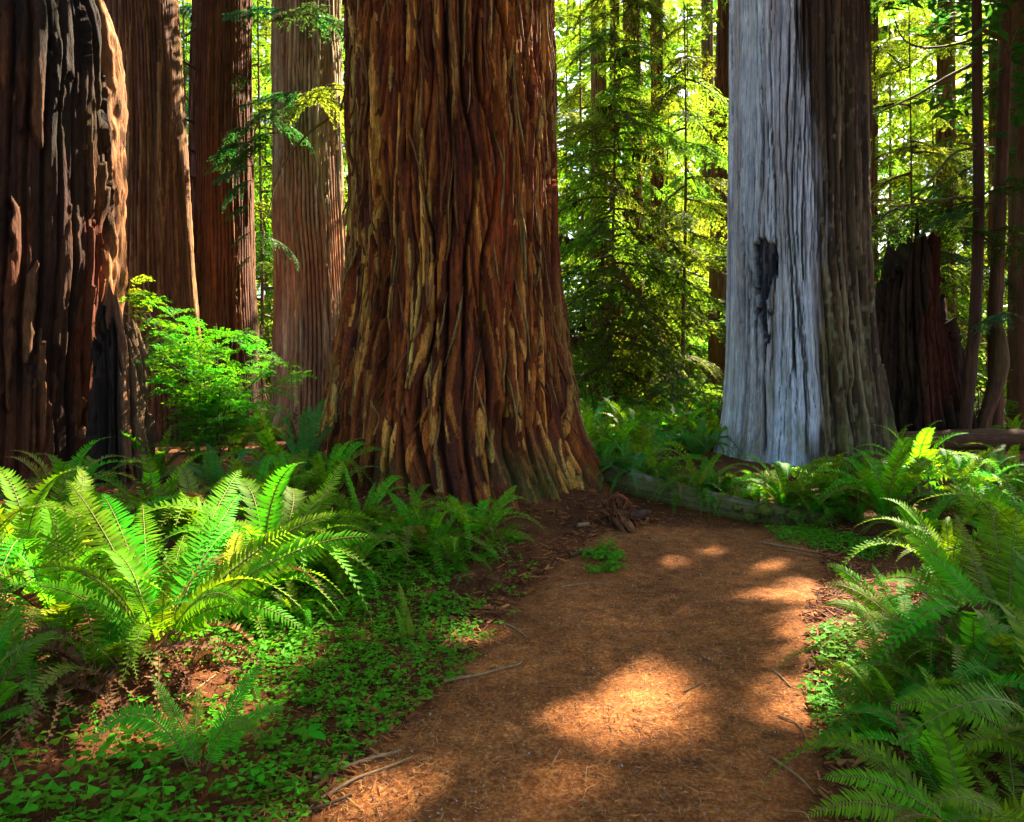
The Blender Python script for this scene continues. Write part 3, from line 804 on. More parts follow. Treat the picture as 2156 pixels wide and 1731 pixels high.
gg = np.random.default_rng(41)
for k in range(14):
    a = gg.uniform(0, 6.28); p0 = np.array([-.08 + gg.normal(0, .06), gg.normal(0, .05), gg.uniform(.05, .25)]); d = np.array([math.cos(a), math.sin(a), gg.uniform(-.5, .5)]) * gg.uniform(.06, .2)
    add('root_arm', root_tube([p0, p0 + d * .4 + gg.normal(0, .02, 3), p0 + d + gg.normal(0, .03, 3)], [gg.uniform(.015, .04), .02, .004], 60 + k, col=(.16 * gg.uniform(.5, 1.2), .045, .014)), root)

# log far right behind the ferns
fl_p = [V3(1810, 966, 13.6), V3(1950, 962, 13.4), V3(2090, 966, 13.3), V3(2260, 968, 13.2)]
fl_p = [np.array([p[0], p[1], float(gz(p[0], p[1])) + .17]) for p in fl_p]
fl = thing('fallen_log', 'reddish brown log lying behind the ferns at the foot of the jagged stump', 'log', on_ground(fl_p[1][0], fl_p[1][1]))
add('log_body', log_mesh('log_body', fl_p, [.16, .19, .20, .18], 60, 24, 25, M['log'], lambda up, s, th, V: tint(np.array([.13, .055, .03]) * (1 + .3 * noise(np.cos(th) * 4, np.sin(th) * 4, s, 3))[..., None], .4 * sstep(.2, .6, noise(V[..., 0], V[..., 1], V[..., 2] * 3, 4)), (.06, .06, .015)), np.array(fl.location)), fl)

# ------------------------------------------------------------------ ferns
def frond_geo(C, width, npin, side, seed, curl=.25, fwd=18, jit=.08):
    """leaflets and stalk along the centre line C (n, 3); side: (n, 3) unit vectors across the blade"""
    g = np.random.default_rng(seed)
    n = len(C); T = unit(np.gradient(C, axis=0)); S = unit(side - (side * T).sum(1, keepdims=True) * T); Nn = np.cross(S, T)
    Ltot = np.linalg.norm(np.diff(C, axis=0), axis=1).sum()
    t = np.linspace(.11, .992, npin); f = t * (n - 1); k = np.minimum(f.astype(int), n - 2); a = (f - k)[:, None]
    ip = lambda A: A[k] * (1 - a) + A[k + 1] * a
    p, tt, ss, nn = ip(C), unit(ip(T)), unit(ip(S)), unit(ip(Nn))
    shape = np.minimum(1, .55 + 1.5 * t) * np.clip(1 - t ** 2.4, 0, 1) ** .75 + .02
    Vs, Fs = [], []
    spacing = Ltot * .88 / npin
    for sg in (-1, 1):
        ph = np.radians(fwd + 22 * t ** 3 + g.normal(0, 4, npin))[:, None]
        d = sg * ss * np.cos(ph) + tt * np.sin(ph)
        ln = (width * shape * (1 + g.normal(0, jit, npin)))[:, None]
        wd = (spacing * .50 * np.clip(shape + .25, 0, 1))[:, None] * np.ones((npin, 1))
        dr = -nn * ln * (curl + g.normal(0, .07, (npin, 1)))
        q = p + tt * spacing * .5 * (sg > 0)
        wv = unit(tt - d * (tt * d).sum(1, keepdims=True))
        v0 = q - wv * wd * .35; v1 = q + wv * wd * .45
        v2 = q + d * ln * .30 + dr * .10 - wv * wd * .95 + nn * wd * .25; v3 = q + d * ln * .28 + dr * .10 + wv * wd * .85 + nn * wd * .25
        v4 = q + d * ln * .70 + dr * .50 - wv * wd * .62 + tt * ln * .03 + nn * wd * .18; v5 = q + d * ln * .68 + dr * .50 + wv * wd * .58 + tt * ln * .03 + nn * wd * .18
        v6 = q + d * ln + dr + tt * ln * .10
        Vs.append(np.stack([v0, v1, v2, v3, v4, v5, v6], 1))
    V = np.concatenate(Vs).reshape(-1, 3); m = 2 * npin
    b = np.arange(m)[:, None] * 7
    F4 = np.concatenate([b + np.array([[0, 2, 3, 1]]), b + np.array([[2, 4, 5, 3]])]); F3 = b + np.array([[4, 6, 5]])
    rv, rf = tube(C[::max(1, n // 14)], np.linspace(1, .25, len(C[::max(1, n // 14)])) * Ltot * .0052 + .0006, 4)
    return V, F4, F3, rv, rf

def frond_mesh(name, C, width, npin, side, seed, mats, **kw):
    V, F4, F3, rv, rf = frond_geo(C, width, npin, side, seed, **kw)
    mb = MB(); mb.add(V, F4); mb.f.append(F3); mb.m.append(np.zeros(len(F3), int)); 
    mb.add(rv, rf, 1)
    mb.c = []
    groups = {}
    for f, m in zip(mb.f, mb.m): groups.setdefault(f.shape[1], [[], []]); groups[f.shape[1]][0].append(f); groups[f.shape[1]][1].append(m)
    F = [np.concatenate(x[0]) for x in groups.values()]; MI = np.concatenate([np.concatenate(x[1]) for x in groups.values()])
    return make_mesh(name, np.concatenate(mb.v), F, mats, True, MI)

FR_SHAPES = [  # (outward, up) control points of unit fronds growing towards +X
    ((.05, .38), (.22, .84), (.55, .80)), ((.08, .38), (.36, .80), (.76, .52)), ((.10, .38), (.45, .76), (.88, .30)),
    ((.12, .36), (.52, .70), (.94, .08)), ((.14, .32), (.56, .58), (.94, -.12)), ((.16, .24), (.54, .36), (.88, -.20)), ((.04, .36), (.12, .80), (.34, .94))]
FRONDS = {}
def frond_set(key, mat, npin, dead=False):
    out = []
    for k, (a, b, c) in enumerate(FR_SHAPES):
        g = np.random.default_rng(k + 100)
        p = [np.array([0, 0, 0.]), np.array([a[0], g.normal(0, .03), a[1]]), np.array([b[0], g.normal(0, .06), b[1]]), np.array([c[0], g.normal(0, .12), c[1]])]
        C = bez(*p, 30)
        side = np.tile([0, 1., 0], (30, 1)) + np.linspace(0, g.normal(0, .35), 30)[:, None] * np.array([0, 0, 1.])
        out.append(frond_mesh('frond', C,   .108 if not dead else .06, npin, side, k + 7, [mat, M['rachis'] if not dead else M['dead_fern']], curl=.22 if not dead else .9, jit=.08 if not dead else .35))
    FRONDS[key] = out
for key, mat in (('fern', M['fern']), ('fern_dark', M['fern_dark']), ('fern_teal', M['fern_teal']), ('fern_yellow', M['fern_yellow'])):
    frond_set(key, mat, 34)
    frond_set(key + '_far', mat, 22)
frond_set('dead', M['dead_fern'], 26, True)

FERN_LABELS = []
def fern(label, base, size, n, seed, mat='fern', shapes=(0, 1, 2, 3, 4), az=(0, 360), dead=0, group=None, far=False, cat='fern', lift=0.0):
    g = np.random.default_rng(seed)
    t = thing('sword_fern', label, cat, base, group)
    a0 = g.uniform(0, 360)
    n = int(n * 1.3)
    for k in range(n):
        a = R(az[0] + (az[1] - az[0]) * ((k + g.uniform(-.3, .3)) / n) + (a0 if az == (0, 360) else 0))
        sh = g.choice(shapes); s = size * g.uniform(.72, 1.08)
        key = mat
        if mat == 'fern' and g.random() < .18: key = 'fern_dark'
        u = g.random()
        if u < .04: key = 'fern_yellow'
        elif u < .07 and not far: key = 'dead'
        me = FRONDS[key + ('_far' if far and key != 'dead' else '')][sh]
        o = add('frond', me, t, (.03 * size * math.cos(a), .03 * size * math.sin(a), -.02), (g.normal(0, .14), g.normal(0, .10), a), (s, s * g.uniform(.9, 1.15), s))
    for k in range(dead):
        a = g.uniform(0, 6.28)
        add('dead_frond', FRONDS['dead'][g.choice([4, 5, 5])], t, (0, 0, 0), (g.normal(0, .3), g.uniform(.1, .5), a), size * g.uniform(.5, .85))
    return t

def hero(t, tip, mat='fern', arch=.25, roll=35, w=.108, npin=46, seed=0, bow=.5, b_off=(0, 0, 0), curl=.22):
    """one frond of a near fern, from the fern's base to the point TIP"""
    B = np.array(b_off, float); P = np.asarray(tip, float) - np.array(t.location); L_ = np.linalg.norm(P - B)
    up = np.array([0, 0, 1.]); hd = P - B
    p1 = B + hd * .22 + up * L_ * arch * (1.0 + .2 * bow); p2 = B + hd * .68 + up * L_ * arch * 1.15
    C = bez(B, p1, p2, P, 40); T = unit(np.gradient(C, axis=0))
    hz = np.array([hd[0], hd[1], 0]); hz = hz / max(np.linalg.norm(hz), 1e-6)
    s0 = np.array([hz[1], -hz[0], 0])
    S = unit(np.tile(s0, (40, 1)) - (T @ s0)[:, None] * T); Nn = np.cross(S, T)
    r = R(roll) * (-1 if s0[1] < 0 else 1)
    S = S * math.cos(r) + Nn * math.sin(r)
    Ltot = np.linalg.norm(np.diff(C, axis=0), axis=1).sum()
    V, F4, F3, rv, rf = frond_geo(C, w * Ltot, npin, S, seed, curl=curl)
    me = make_mesh('frond', V, [F4, F3], M[mat], True)
    o = add('frond', me, t)
    add('stalk', make_mesh('stalk', rv, rf, M['rachis'], True), o)
    return o

def hfern(label, bv, tips, seed, mat='fern', extra=0, size=.8, dead=0, shapes=(1, 2, 3, 4), group=None, base=None):
    """tips: (vx, vy, dY from the base, arch, roll[, mat])"""
    b = gp(*bv) if base is None else np.asarray(base, float)
    t = fern(label, b, size, extra, seed, mat, shapes, dead=dead, group=group) if (extra or dead) else thing('sword_fern', label, 'fern', b, group)
    for k, q in enumerate(tips):
        hero(t, V3(q[0], q[1], b[1] + q[2]), q[5] if len(q) > 5 else mat, q[3], q[4], seed=seed * 31 + k, b_off=(.03 * math.sin(k * 2.1), .03 * math.cos(k * 2.1), -.02))
    return t

hfern('largest lime green sword fern in the left foreground with long arching fronds', (330, 1385), [
    (140, 1012, .55, .10, 20), (215, 1040, .75, .10, 20), (300, 1060, .9, .08, 10), (505, 990, 1.0, .10, 30), (505, 1040, .8, .10, 30), (705, 1082, .25, .14, 45), (780, 1130, .1, .16, 45),
    (505, 1272, -.30, .28, 45, 'fern'), (30, 1240, -.1, .22, 40), (95, 1195, .2, .2, 30), (240, 1215, -.35, .22, 10), (155, 1275, -.25, .25, 30), (440, 1180, .4, .12, 15), (560, 1150, .6, .12, 30), (390, 1120, .9, .05, 5), (20, 1120, .4, .15, 35),
    (350, 1225, -.2, .2, 0), (640, 1330, -.1, .3, 30)], 1, 'fern', 6, .8, 4)
hfern('lime green sword fern cut off by the left frame edge below the charred trunk', (-60, 1290), [(125, 1062, .3, .15, 35), (90, 1105, .1, .2, 35), (60, 1030, .5, .1, 20), (150, 1160, -.1, .28, 40), (110, 1240, -.2, .3, 40), (-40, 1000, .5, .05, 10), (40, 1170, -.3, .3, 20)], 2, 'fern', 8, .9)
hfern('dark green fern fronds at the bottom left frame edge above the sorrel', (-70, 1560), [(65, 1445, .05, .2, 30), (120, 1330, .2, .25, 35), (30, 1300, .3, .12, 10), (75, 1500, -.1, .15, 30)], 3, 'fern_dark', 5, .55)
hfern('small sword fern with five bright fronds standing alone in the sorrel', (420, 1618), [(318, 1420, .10, .04, 15), (552, 1398, .06, .16, 55), (185, 1575, -.10, .55, 50), (550, 1560, -.08, .45, 50), (600, 1490, .10, .25, 45), (420, 1440, .25, .05, 5)], 4, 'shrub', 0, .4, 2)  # lime shrub leaf colour stands in for sunlight missing on this fern
hfern('drooping dark fern frond over the sorrel beside the small bright fern', (560, 1480), [(650, 1545, -.05, .25, 25), (600, 1520, -.1, .3, 30), (520, 1440, .2, .2, 20)], 5, 'fern_dark')
hfern('sword fern right of the largest fern with fronds reaching the huge redwood', (600, 1235), [(722, 972, .7, .06, 25), (700, 1020, .5, .12, 30), (560, 1030, .8, .08, 20), (770, 1100, .2, .2, 40), (655, 1075, .4, .12, 20), (480, 1100, .6, .15, 25), (770, 1175, -.1, .25, 35), (535, 1160, .2, .1, 10)], 6, 'fern', 7, .75, 2)
hfern('upright narrow fern standing before the left foot of the huge redwood', (765, 1120), [(722, 972, .05, .05, 15), (735, 1010, .0, .06, 5), (790, 1015, .2, .06, 15), (690, 1050, .1, .12, 30), (830, 1060, .1, .16, 30)], 7, 'fern', 9, .75)
hfern('sword fern with wide arching fronds in front of the middle of the huge redwood', (1000, 1160), [(1088, 1022, .15, .14, 40), (1082, 1068, -.02, .22, 40), (1128, 1142, -.12, .28, 38), (1052, 1188, -.28, .3, 30), (945, 1040, .2, .10, 25), (905, 1110, -.1, .25, 38), (960, 1072, -.1, .16, 10), (1105, 1105, .1, .18, 40), (1030, 1055, .3, .05, 5)], 8, 'fern', 12, .72, 1)
hfern('sword fern left of the wide arching fern before the huge redwood', (905, 1172), [(860, 1018, .3, .1, 30), (815, 1035, .2, .12, 35), (790, 1105, .0, .22, 40), (870, 1065, .0, .14, 20), (775, 1145, -.15, .25, 38), (930, 1080, .1, .08, 5), (835, 1180, -.25, .3, 30), (965, 1130, -.05, .3, 35)], 9, 'fern', 12, .75, 1)
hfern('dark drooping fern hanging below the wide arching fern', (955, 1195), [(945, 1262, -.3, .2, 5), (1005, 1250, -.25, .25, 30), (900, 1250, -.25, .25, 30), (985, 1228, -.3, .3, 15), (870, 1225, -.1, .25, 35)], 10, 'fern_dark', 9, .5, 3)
hfern('slim pale fern of three fronds rising from the sorrel bank', (865, 1345), [(838, 1222, .1, .05, 10), (905, 1378, -.12, .5, 40), (830, 1275, .05, .08, 30), (860, 1300, -.15, .1, 0, 'fern_yellow')], 11, 'fern')
hfern('low yellow green fern half hidden left of the sorrel bank', (620, 1300), [(560, 1245, .0, .2, 30, 'fern_yellow'), (600, 1225, .1, .15, 15, 'fern_yellow'), (660, 1275, -.1, .3, 30), (655, 1320, -.25, .3, 20)], 12, 'fern', 3, .4, 1)

for k, (lab, bv, sz, n_, mt) in enumerate([('lime fern filling the space left of the largest fern', (120, 1345), .8, 16, 'fern'), ('fern behind the largest fern under the charred trunk', (230, 1180), .85, 16, 'fern'), ('fern behind the largest fern before the bright bush', (400, 1160), .85, 15, 'fern'),
        ('fern at the right shoulder of the largest fern', (500, 1300), .7, 15, 'fern'), ('dark fern under the largest fern beside the dead fronds', (230, 1440), .5, 12, 'fern_dark'), ('fern behind the left edge ferns at the foot of the charred trunk', (70, 1190), .8, 14, 'fern'),
        ('dark fern between the largest fern and the upright narrow fern', (690, 1180), .6, 14, 'fern_dark'), ('fern right of the upright narrow fern below the huge redwood', (840, 1140), .55, 13, 'fern'), ('shaded fern below the left edge ferns', (30, 1440), .55, 12, 'fern_dark'), ('wide fern right behind the largest fern', (560, 1240), 1.0, 17, 'fern'), ('fern before the black buttress behind the largest fern', (320, 1100), .9, 15, 'fern'), ('fern before the bright bush left of the upright narrow fern', (540, 1110), .9, 15, 'fern'), ('broad fern between the largest fern and the left frame edge', (60, 1270), .95, 16, 'fern'), ('fern at the sorrel edge below the upright narrow fern', (720, 1235), .6, 13, 'fern'), ('fern at the foot of the charred trunk', (130, 1085), .9, 14, 'fern_dark')]):
    fern(lab, gp(*bv), sz, n_, 260 + k, mt, (0, 1, 2, 2, 3, 3, 4), dead=2 if k in (4, 3) else 0)
for k, (lab, bv, sz) in enumerate([('tangle of curled brown dead fern fronds below the largest fern', (210, 1455), .55), ('dead brown fern fronds hanging at the left below the lime ferns', (90, 1480), .5), ('dry dead fern fronds right of the largest fern', (400, 1420), .4), ('rusty dead fronds under the dark drooping fern', (1010, 1235), .3)]):
    t = thing('dead_fern', lab, 'fern', gp(*bv))
    gg = np.random.default_rng(900 + k)
    for j in range(16): add('dead_frond', FRONDS['dead'][gg.choice([2, 3, 4, 5])], t, (0, 0, 0), (gg.normal(0, .4), gg.uniform(-.1, .5), gg.uniform(0, 6.28)), sz * gg.uniform(.6, 1.1))
# right of the path
hfern('bright green fern at the right edge of the path with fronds leaning over it', (1885, 1525), [(1700, 1392, .0, .2, 40), (1800, 1268, .35, .04, 12), (1835, 1305, .45, .04, 5), (1745, 1470, -.15, .25, 35, 'fern_dark'), (1820, 1400, -.1, .25, 10), (1960, 1330, .4, .1, 20, 'fern_dark'), (1905, 1345, .5, .03, 0, 'fern_dark')], 13, 'fern', 4, .6)
hfern('dark arching fern right of the path with overhanging fronds', (2010, 1545), [(1885, 1470, .1, .5, 40, 'fern_dark'), (2130, 1320, .3, .25, 35, 'fern_dark'), (1985, 1330, .3, .2, 20, 'fern_dark'), (2060, 1370, .1, .2, 20, 'fern_dark'), (1940, 1420, .2, .12, 20, 'fern_dark')], 14, 'fern_dark', 5, .6, 1)
hfern('big fern at the right frame edge with one broad frond lying forward', (2210, 1640), [(1876, 1492, -.05, .22, 50), (2050, 1480, .2, .2, 40), (2010, 1590, -.2, .25, 40), (1990, 1410, .5, .1, 20, 'fern_dark'), (2110, 1400, .6, .1, 20, 'fern_dark')], 15, 'fern', 5, .8, 1)
hfern('fern in the bottom right corner with long fronds pointing at the path', (2030, 1790), [(1755, 1560, .15, .15, 40, 'fern_dark'), (1735, 1640, .0, .2, 40), (1700, 1720, -.1, .22, 42), (1850, 1600, .3, .1, 20), (1900, 1560, .4, .08, 10, 'fern_dark'), (1990, 1600, .3, .1, 0), (2100, 1650, .1, .1, 20)], 16, 'fern', 4, .6)
hfern('fern at the very bottom right with drooping broad leaflets', (2160, 1800), [(2040, 1600, .2, .12, 25), (1950, 1700, -.1, .25, 40), (2120, 1560, .3, .1, 10, 'fern_dark'), (2050, 1720, -.1, .2, 20)], 17, 'fern', 3, .5)
hfern('pale green fern with thin fronds leaning left over the path edge', (1930, 1395), [(1742, 1188, .35, .2, 40), (1738, 1232, .2, .25, 40), (1735, 1275, .0, .25, 40), (1838, 1192, .4, .06, 15), (1850, 1245, .1, .12, 10), (1895, 1215, .5, .04, 5), (2000, 1200, .5, .1, 30, 'fern_yellow')], 18, 'fern', 6, .55)
hfern('tall fern mass at the right edge with broad fronds sweeping left', (2120, 1400), [(1882, 1098, .5, .18, 40), (1935, 1165, .3, .2, 35), (1900, 1130, .8, .16, 40, 'fern'), (2010, 1080, .7, .1, 25), (2080, 1050, .8, .06, 10), (2140, 1080, .6, .04, 5), (1990, 1230, .1, .2, 30), (2060, 1190, .3, .1, 20, 'fern_dark')], 19, 'fern', 9, .9)
hfern('tall dense fern cut off by the right frame edge beyond the sweeping fern', (2200, 1260), [(2000, 1020, .5, .12, 30), (2060, 1000, .6, .1, 25), (2110, 990, .7, .06, 15), (2160, 985, .6, .03, 5), (2030, 1090, .2, .15, 30), (2100, 1080, .2, .1, 20)], 20, 'fern', 10, .95)
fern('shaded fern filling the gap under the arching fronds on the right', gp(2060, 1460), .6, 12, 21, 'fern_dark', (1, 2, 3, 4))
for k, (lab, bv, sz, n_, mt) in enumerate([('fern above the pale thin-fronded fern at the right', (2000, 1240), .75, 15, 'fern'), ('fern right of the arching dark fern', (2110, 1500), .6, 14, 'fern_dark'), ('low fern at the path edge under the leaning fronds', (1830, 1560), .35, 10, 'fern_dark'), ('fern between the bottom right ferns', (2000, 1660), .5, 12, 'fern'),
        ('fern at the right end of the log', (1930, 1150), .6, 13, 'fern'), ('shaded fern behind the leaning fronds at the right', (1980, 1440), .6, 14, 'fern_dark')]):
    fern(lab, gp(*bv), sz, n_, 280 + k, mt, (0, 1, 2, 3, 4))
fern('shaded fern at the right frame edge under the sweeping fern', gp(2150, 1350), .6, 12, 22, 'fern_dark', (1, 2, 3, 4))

# bank behind the log, in front of the silver snag
bank = [('teal fern nearest the huge redwood behind the log', (1265, 1018), .62, 13, 'fern_teal'), ('teal fern second from the huge redwood behind the log', (1325, 1022), .7, 14, 'fern_teal'),
        ('tall dull green fern midway between the huge redwood and the silver snag', (1385, 1028), .72, 14, 'fern_dark'), ('dull green fern at the left foot of the silver snag', (1475, 1052), .62, 13, 'fern_dark'),
        ('fern with reddish shade under it left of the lime fern at the snag', (1520, 1040), .55, 12, 'fern_dark'), ('broad lime green fern spreading before the silver snag', (1655, 1078), .85, 18, 'fern'),
        ('low teal fern tucked under the lime fern at the snag', (1650, 1098), .4, 10, 'fern_teal'), ('tall lime fern at the right foot of the silver snag', (1760, 1062), .8, 15, 'fern'),
        ('tall upright fern catching low sun right of the silver snag', (1868, 1100), .95, 17, 'fern'), ('tall fern with yellow tips behind the upright sunlit fern', (1925, 1040), .95, 15, 'fern'),
        ('dark tall fern before the jagged stump', (1990, 1075), .9, 16, 'fern_dark'), ('tall bluish fern below the thin leaning trunks', (2065, 1065), .85, 14, 'fern_teal'), ('fern below the right thin trunk near the frame edge', (2140, 1050), .9, 14, 'fern'),
        ('young fern between the log and the upright sunlit fern', (1800, 1100), .5, 10, 'fern_dark'), ('low fern draping over the middle of the log', (1560, 1070), .5, 12, 'fern'), ('low dark fern behind the left half of the log', (1440, 1050), .55, 12, 'fern_dark'), ('fern over the right end of the log', (1710, 1098), .55, 12, 'fern_dark'), ('fern squeezed between the snag foot and the lime fern', (1600, 1052), .6, 13, 'fern'), ('fern behind the upright sunlit fern at the snag', (1830, 1048), .75, 14, 'fern_dark'), ('fern in front of the bluish fern at the right', (2060, 1110), .7, 14, 'fern')]
for k, (lab, bv, sz, n, mt) in enumerate(bank):
    fern(lab, gp(*bv), sz * 1.05, n + 5, 200 + k, mt, (0, 1, 2, 2, 3, 3, 4) if sz > .6 else (2, 3, 4, 5), dead=1 if k % 3 == 0 else 0)

# ferns behind the left group and in the far field
g = np.random.default_rng(5)
left_back = [('bluish fern under the bright shrub', (500, 965), .8), ('fern at the dark foot of the shrub', (430, 1000), .7), ('fern right of the shrub before the pale redwood', (590, 1005), .8), ('fern between the shrub and the huge redwood', (640, 1040), .8),
             ('fern at the left foot of the huge redwood', (690, 1060), .7), ('fern deep behind the shrub', (560, 950), .8), ('fern beside the black buttress', (330, 1010), .6), ('fern before the shrub foot above the largest fern', (470, 1060), .6), ('dark fern over the root left of the huge redwood', (600, 1085), .6)]
for k, (lab, bv, sz) in enumerate(left_back):
    fern(lab, gp(*bv), sz * 1.25, 14, 240 + k, ['fern', 'fern_dark', 'fern', 'fern_teal'][k % 4], (0, 1, 2, 3, 6))
for k in range(44):
    Y = g.uniform(9.5, 20); vx = g.uniform(1225, 1520)
    p = on_ground((vx - CXV) / FV * Y, Y)
    fern('fern among the ferns carpeting the ground between the huge redwood and the snag', p, g.uniform(.8, 1.25), 12, 300 + k, g.choice(['fern', 'fern', 'fern_dark', 'fern_teal']), (0, 1, 2, 3), group='ferns carpeting the gap beyond the log', far=True)
for k in range(12):
    Y = g.uniform(12, 19); vx = g.uniform(1880, 2156)
    p = on_ground((vx - CXV) / FV * Y, Y)
    fern('fern among those behind the reddish log at the right', p, g.uniform(.6, .9), 10, 340 + k, g.choice(['fern', 'fern_dark']), (0, 1, 2, 3), group='ferns beyond the reddish log', far=True)

# ------------------------------------------------------------------ sorrel, needles, twigs on the floor
def in_poly(px, py, poly):
    poly = np.asarray(poly, float); inside = np.zeros(px.shape, bool); j = len(poly) - 1
    for i in range(len(poly)):
        xi, yi = poly[i]; xj, yj = poly[j]
        c = ((yi > py) != (yj > py)) & (px < (xj - xi) * (py - yi) / (yj - yi + 1e-12) + xi)
        inside ^= c; j = i
    return inside
SOR = [[(-200, 1560), (60, 1530), (160, 1420), (300, 1370), (420, 1300), (500, 1200), (640, 1150), (850, 1120), (1000, 1120), (1100, 1140), (1140, 1215), (1110, 1270), (1060, 1330), (985, 1410), (890, 1490), (790, 1570), (720, 1650), (640, 1740), (560, 1850), (-300, 1850)],
       [(1705, 1335), (1800, 1310), (1860, 1400), (1830, 1500), (1860, 1600), (1960, 1740), (1960, 1850), (1680, 1850), (1735, 1720), (1735, 1600), (1700, 1500), (1690, 1420)],
       [(1610, 1118), (1700, 1115), (1800, 1135), (1960, 1165), (1960, 1215), (1860, 1195), (1740, 1165), (1640, 1142)], [(1225, 1165), (1300, 1140), (1320, 1200), (1240, 1225)]]
g = np.random.default_rng(12)
N0 = 60000
sx = g.uniform(-3.6, 4.0, N0); sy = g.uniform(1.7, 8.0, N0); sz = gz(sx, sy)
vx_, vy_ = view(np.stack([sx, sy, sz], -1))
keep = np.zeros(N0, bool)
for p in SOR: keep |= in_poly(vx_, vy_, p)
den = .5 + 1.3 * noise(sx * 1.6, sy * 1.6, 0, 71) + .7 * noise(sx * 5, sy * 5, 0, 72)
den = den + .75 * sstep(1500, 1600, vy_) * sstep(1000, 800, vx_) + .3 * sstep(1000, 900, vx_)
fb = gp(420, 1618); keep &= np.hypot(sx - fb[0], (sy - fb[1]) * .8) > .10
keep &= g.uniform(0, 1, N0) < np.clip(den + .12, .03, 1) * .66
sx, sy, sz = sx[keep], sy[keep], sz[keep]
# three heart-shaped leaflets, folded along the middle, on a thin stem
def sorrel_geo():
    V, F = [], []
    prof = [(.0, .0), (.42, .16), (.82, .46), (1.06, .40), (1.10, .16), (.93, .0)]
    for k in range(3):
        a = 2 * np.pi * k / 3 + .4
        for sg in (1, -1):
            b = len(V)
            for (r_, w_) in prof:
                w_ = w_ * sg
                V.append((r_ * math.cos(a) - w_ * math.sin(a), r_ * math.sin(a) + w_ * math.cos(a), 1.0 + .16 * abs(w_) * 1.4 - .22 * r_ * r_))
            F += [(b, b + 1, b + 5), (b + 1, b + 2, b + 5), (b + 2, b + 3, b + 4), (b + 2, b + 4, b + 5)] if sg > 0 else [(b, b + 5, b + 1), (b + 1, b + 5, b + 2), (b + 2, b + 4, b + 3), (b + 2, b + 5, b + 4)]
    b = len(V)
    V += [(.03, 0, 1), (-.03, 0, 1), (.03, 0, -.9), (-.03, 0, -.9)]
    F += [(b, b + 1, b + 3), (b, b + 3, b + 2)]
    return np.array(V), np.array(F)
SV, SF = sorrel_geo()
def stamp(V, F, pos, scale, rz, tilt, zs):
    """copies of a small piece, as one vertex / face array"""
    n = len(pos); c, s = np.cos(rz), np.sin(rz)
    X = V[None, :, 0] * c[:, None] - V[None, :, 1] * s[:, None]; Yy = V[None, :, 0] * s[:, None] + V[None, :, 1] * c[:, None]
    Z = V[None, :, 2] * zs[:, None] + X * tilt[:, :1] + Yy * tilt[:, 1:]
    P = np.stack([X * scale[:, None], Yy * scale[:, None], Z * scale[:, None]], -1) + pos[:, None]
    return P.reshape(-1, 3), (F[None] + (np.arange(n) * len(V))[:, None, None]).reshape(-1, F.shape[1])
n = len(sx)
ssc = g.uniform(.016, .040, n) * (1 + .3 * noise(sx * 1.3, sy * 1.3, 2, 73)); shh = g.uniform(.8, 1.9, n)
spos = np.stack([sx, sy, sz], -1)
# nearest sprigs are plants of their own
vx_, vy_ = view(spos)
infr = (vx_ > 5) & (vx_ < 2150) & (vy_ < 1728) & (vy_ > 900)
order = np.argsort(np.where(infr & (vx_ < 1000), sy, 99)); solo = order[:240]; rest = np.setdiff1d(np.arange(n), solo)
def sorrel_pos(i): return spos[i] + np.stack([0 * ssc[i], 0 * ssc[i], ssc[i] * .9 * shh[i] * .5], -1)
sv, sf = stamp(SV, SF, sorrel_pos(rest), ssc[rest], g.uniform(0, 6.28, len(rest)), g.normal(0, .22, (len(rest), 2)), shh[rest] * .55)
tag(add('sorrel_ground_cover', make_mesh('sorrel', sv, sf, M['sorrel'], True)), 'carpet of green redwood sorrel along both edges of the path', 'ground cover', None, 'stuff')
solo_me = [make_mesh('sorrel_leaf', SV * np.array([1, 1, h]) + np.array([0, 0, .9 * h]), SF, M['sorrel'], True) for h in (.5, .7, .9, 1.1)]
for k, i in enumerate(solo):
    o = add('sorrel_plant', solo_me[k % 4], None, spos[i], (g.normal(0, .15), g.normal(0, .15), g.uniform(0, 6.28)), float(ssc[i]) * 1.1)
    tag(o, 'three-leaved sorrel sprig among the nearest sorrel in the lower left', 'sorrel', 'nearest sorrel sprigs')

# needle litter: bent slivers, thick off the path, thinner on it
N1 = 125000
lx = g.uniform(-4.2, 4.6, N1); ly = 1.5 + 7.5 * g.uniform(0, 1, N1) ** 1.5
pdv = path_d(lx, ly)
drift = np.clip(.55 + .8 * noise(lx * 1.8, ly * 1.8, 0, 88) + .4 * noise(lx * 6, ly * 6, 0, 89), .1, 1.3)
kp = g.uniform(0, 1, N1) < np.where(pdv < -.25, .75, np.where(pdv < .35, 1.1, .6)) * drift
lx, ly, pdv = lx[kp], ly[kp], pdv[kp]; n = len(lx)
ln = g.uniform(.010, .032, n) * np.where(g.random(n) < .10, g.uniform(1.8, 4.0, n), 1); wd = g.uniform(.0008, .0020, n) + .0004 * ly / 3
a = g.uniform(0, 6.28, n); lz = gz(lx, ly) + g.uniform(.003, .014, n) + np.where(pdv > 0, g.uniform(0, .012, n), 0)
d = np.stack([np.cos(a), np.sin(a), g.normal(0, .18, n)], -1); sd = np.stack([-np.sin(a), np.cos(a), g.normal(0, .3, n)], -1)
p = np.stack([lx, ly, lz], -1); bend = sd * (ln * g.normal(0, .28, n))[:, None]
P = np.stack([p - d * ln[:, None], p + sd * wd[:, None] + bend, p - sd * wd[:, None] + bend, p + d * ln[:, None]], 1)
LF = np.arange(n)[:, None] * 4 + np.array([[0, 2, 1]]); LF2 = np.arange(n)[:, None] * 4 + np.array([[1, 2, 3]])
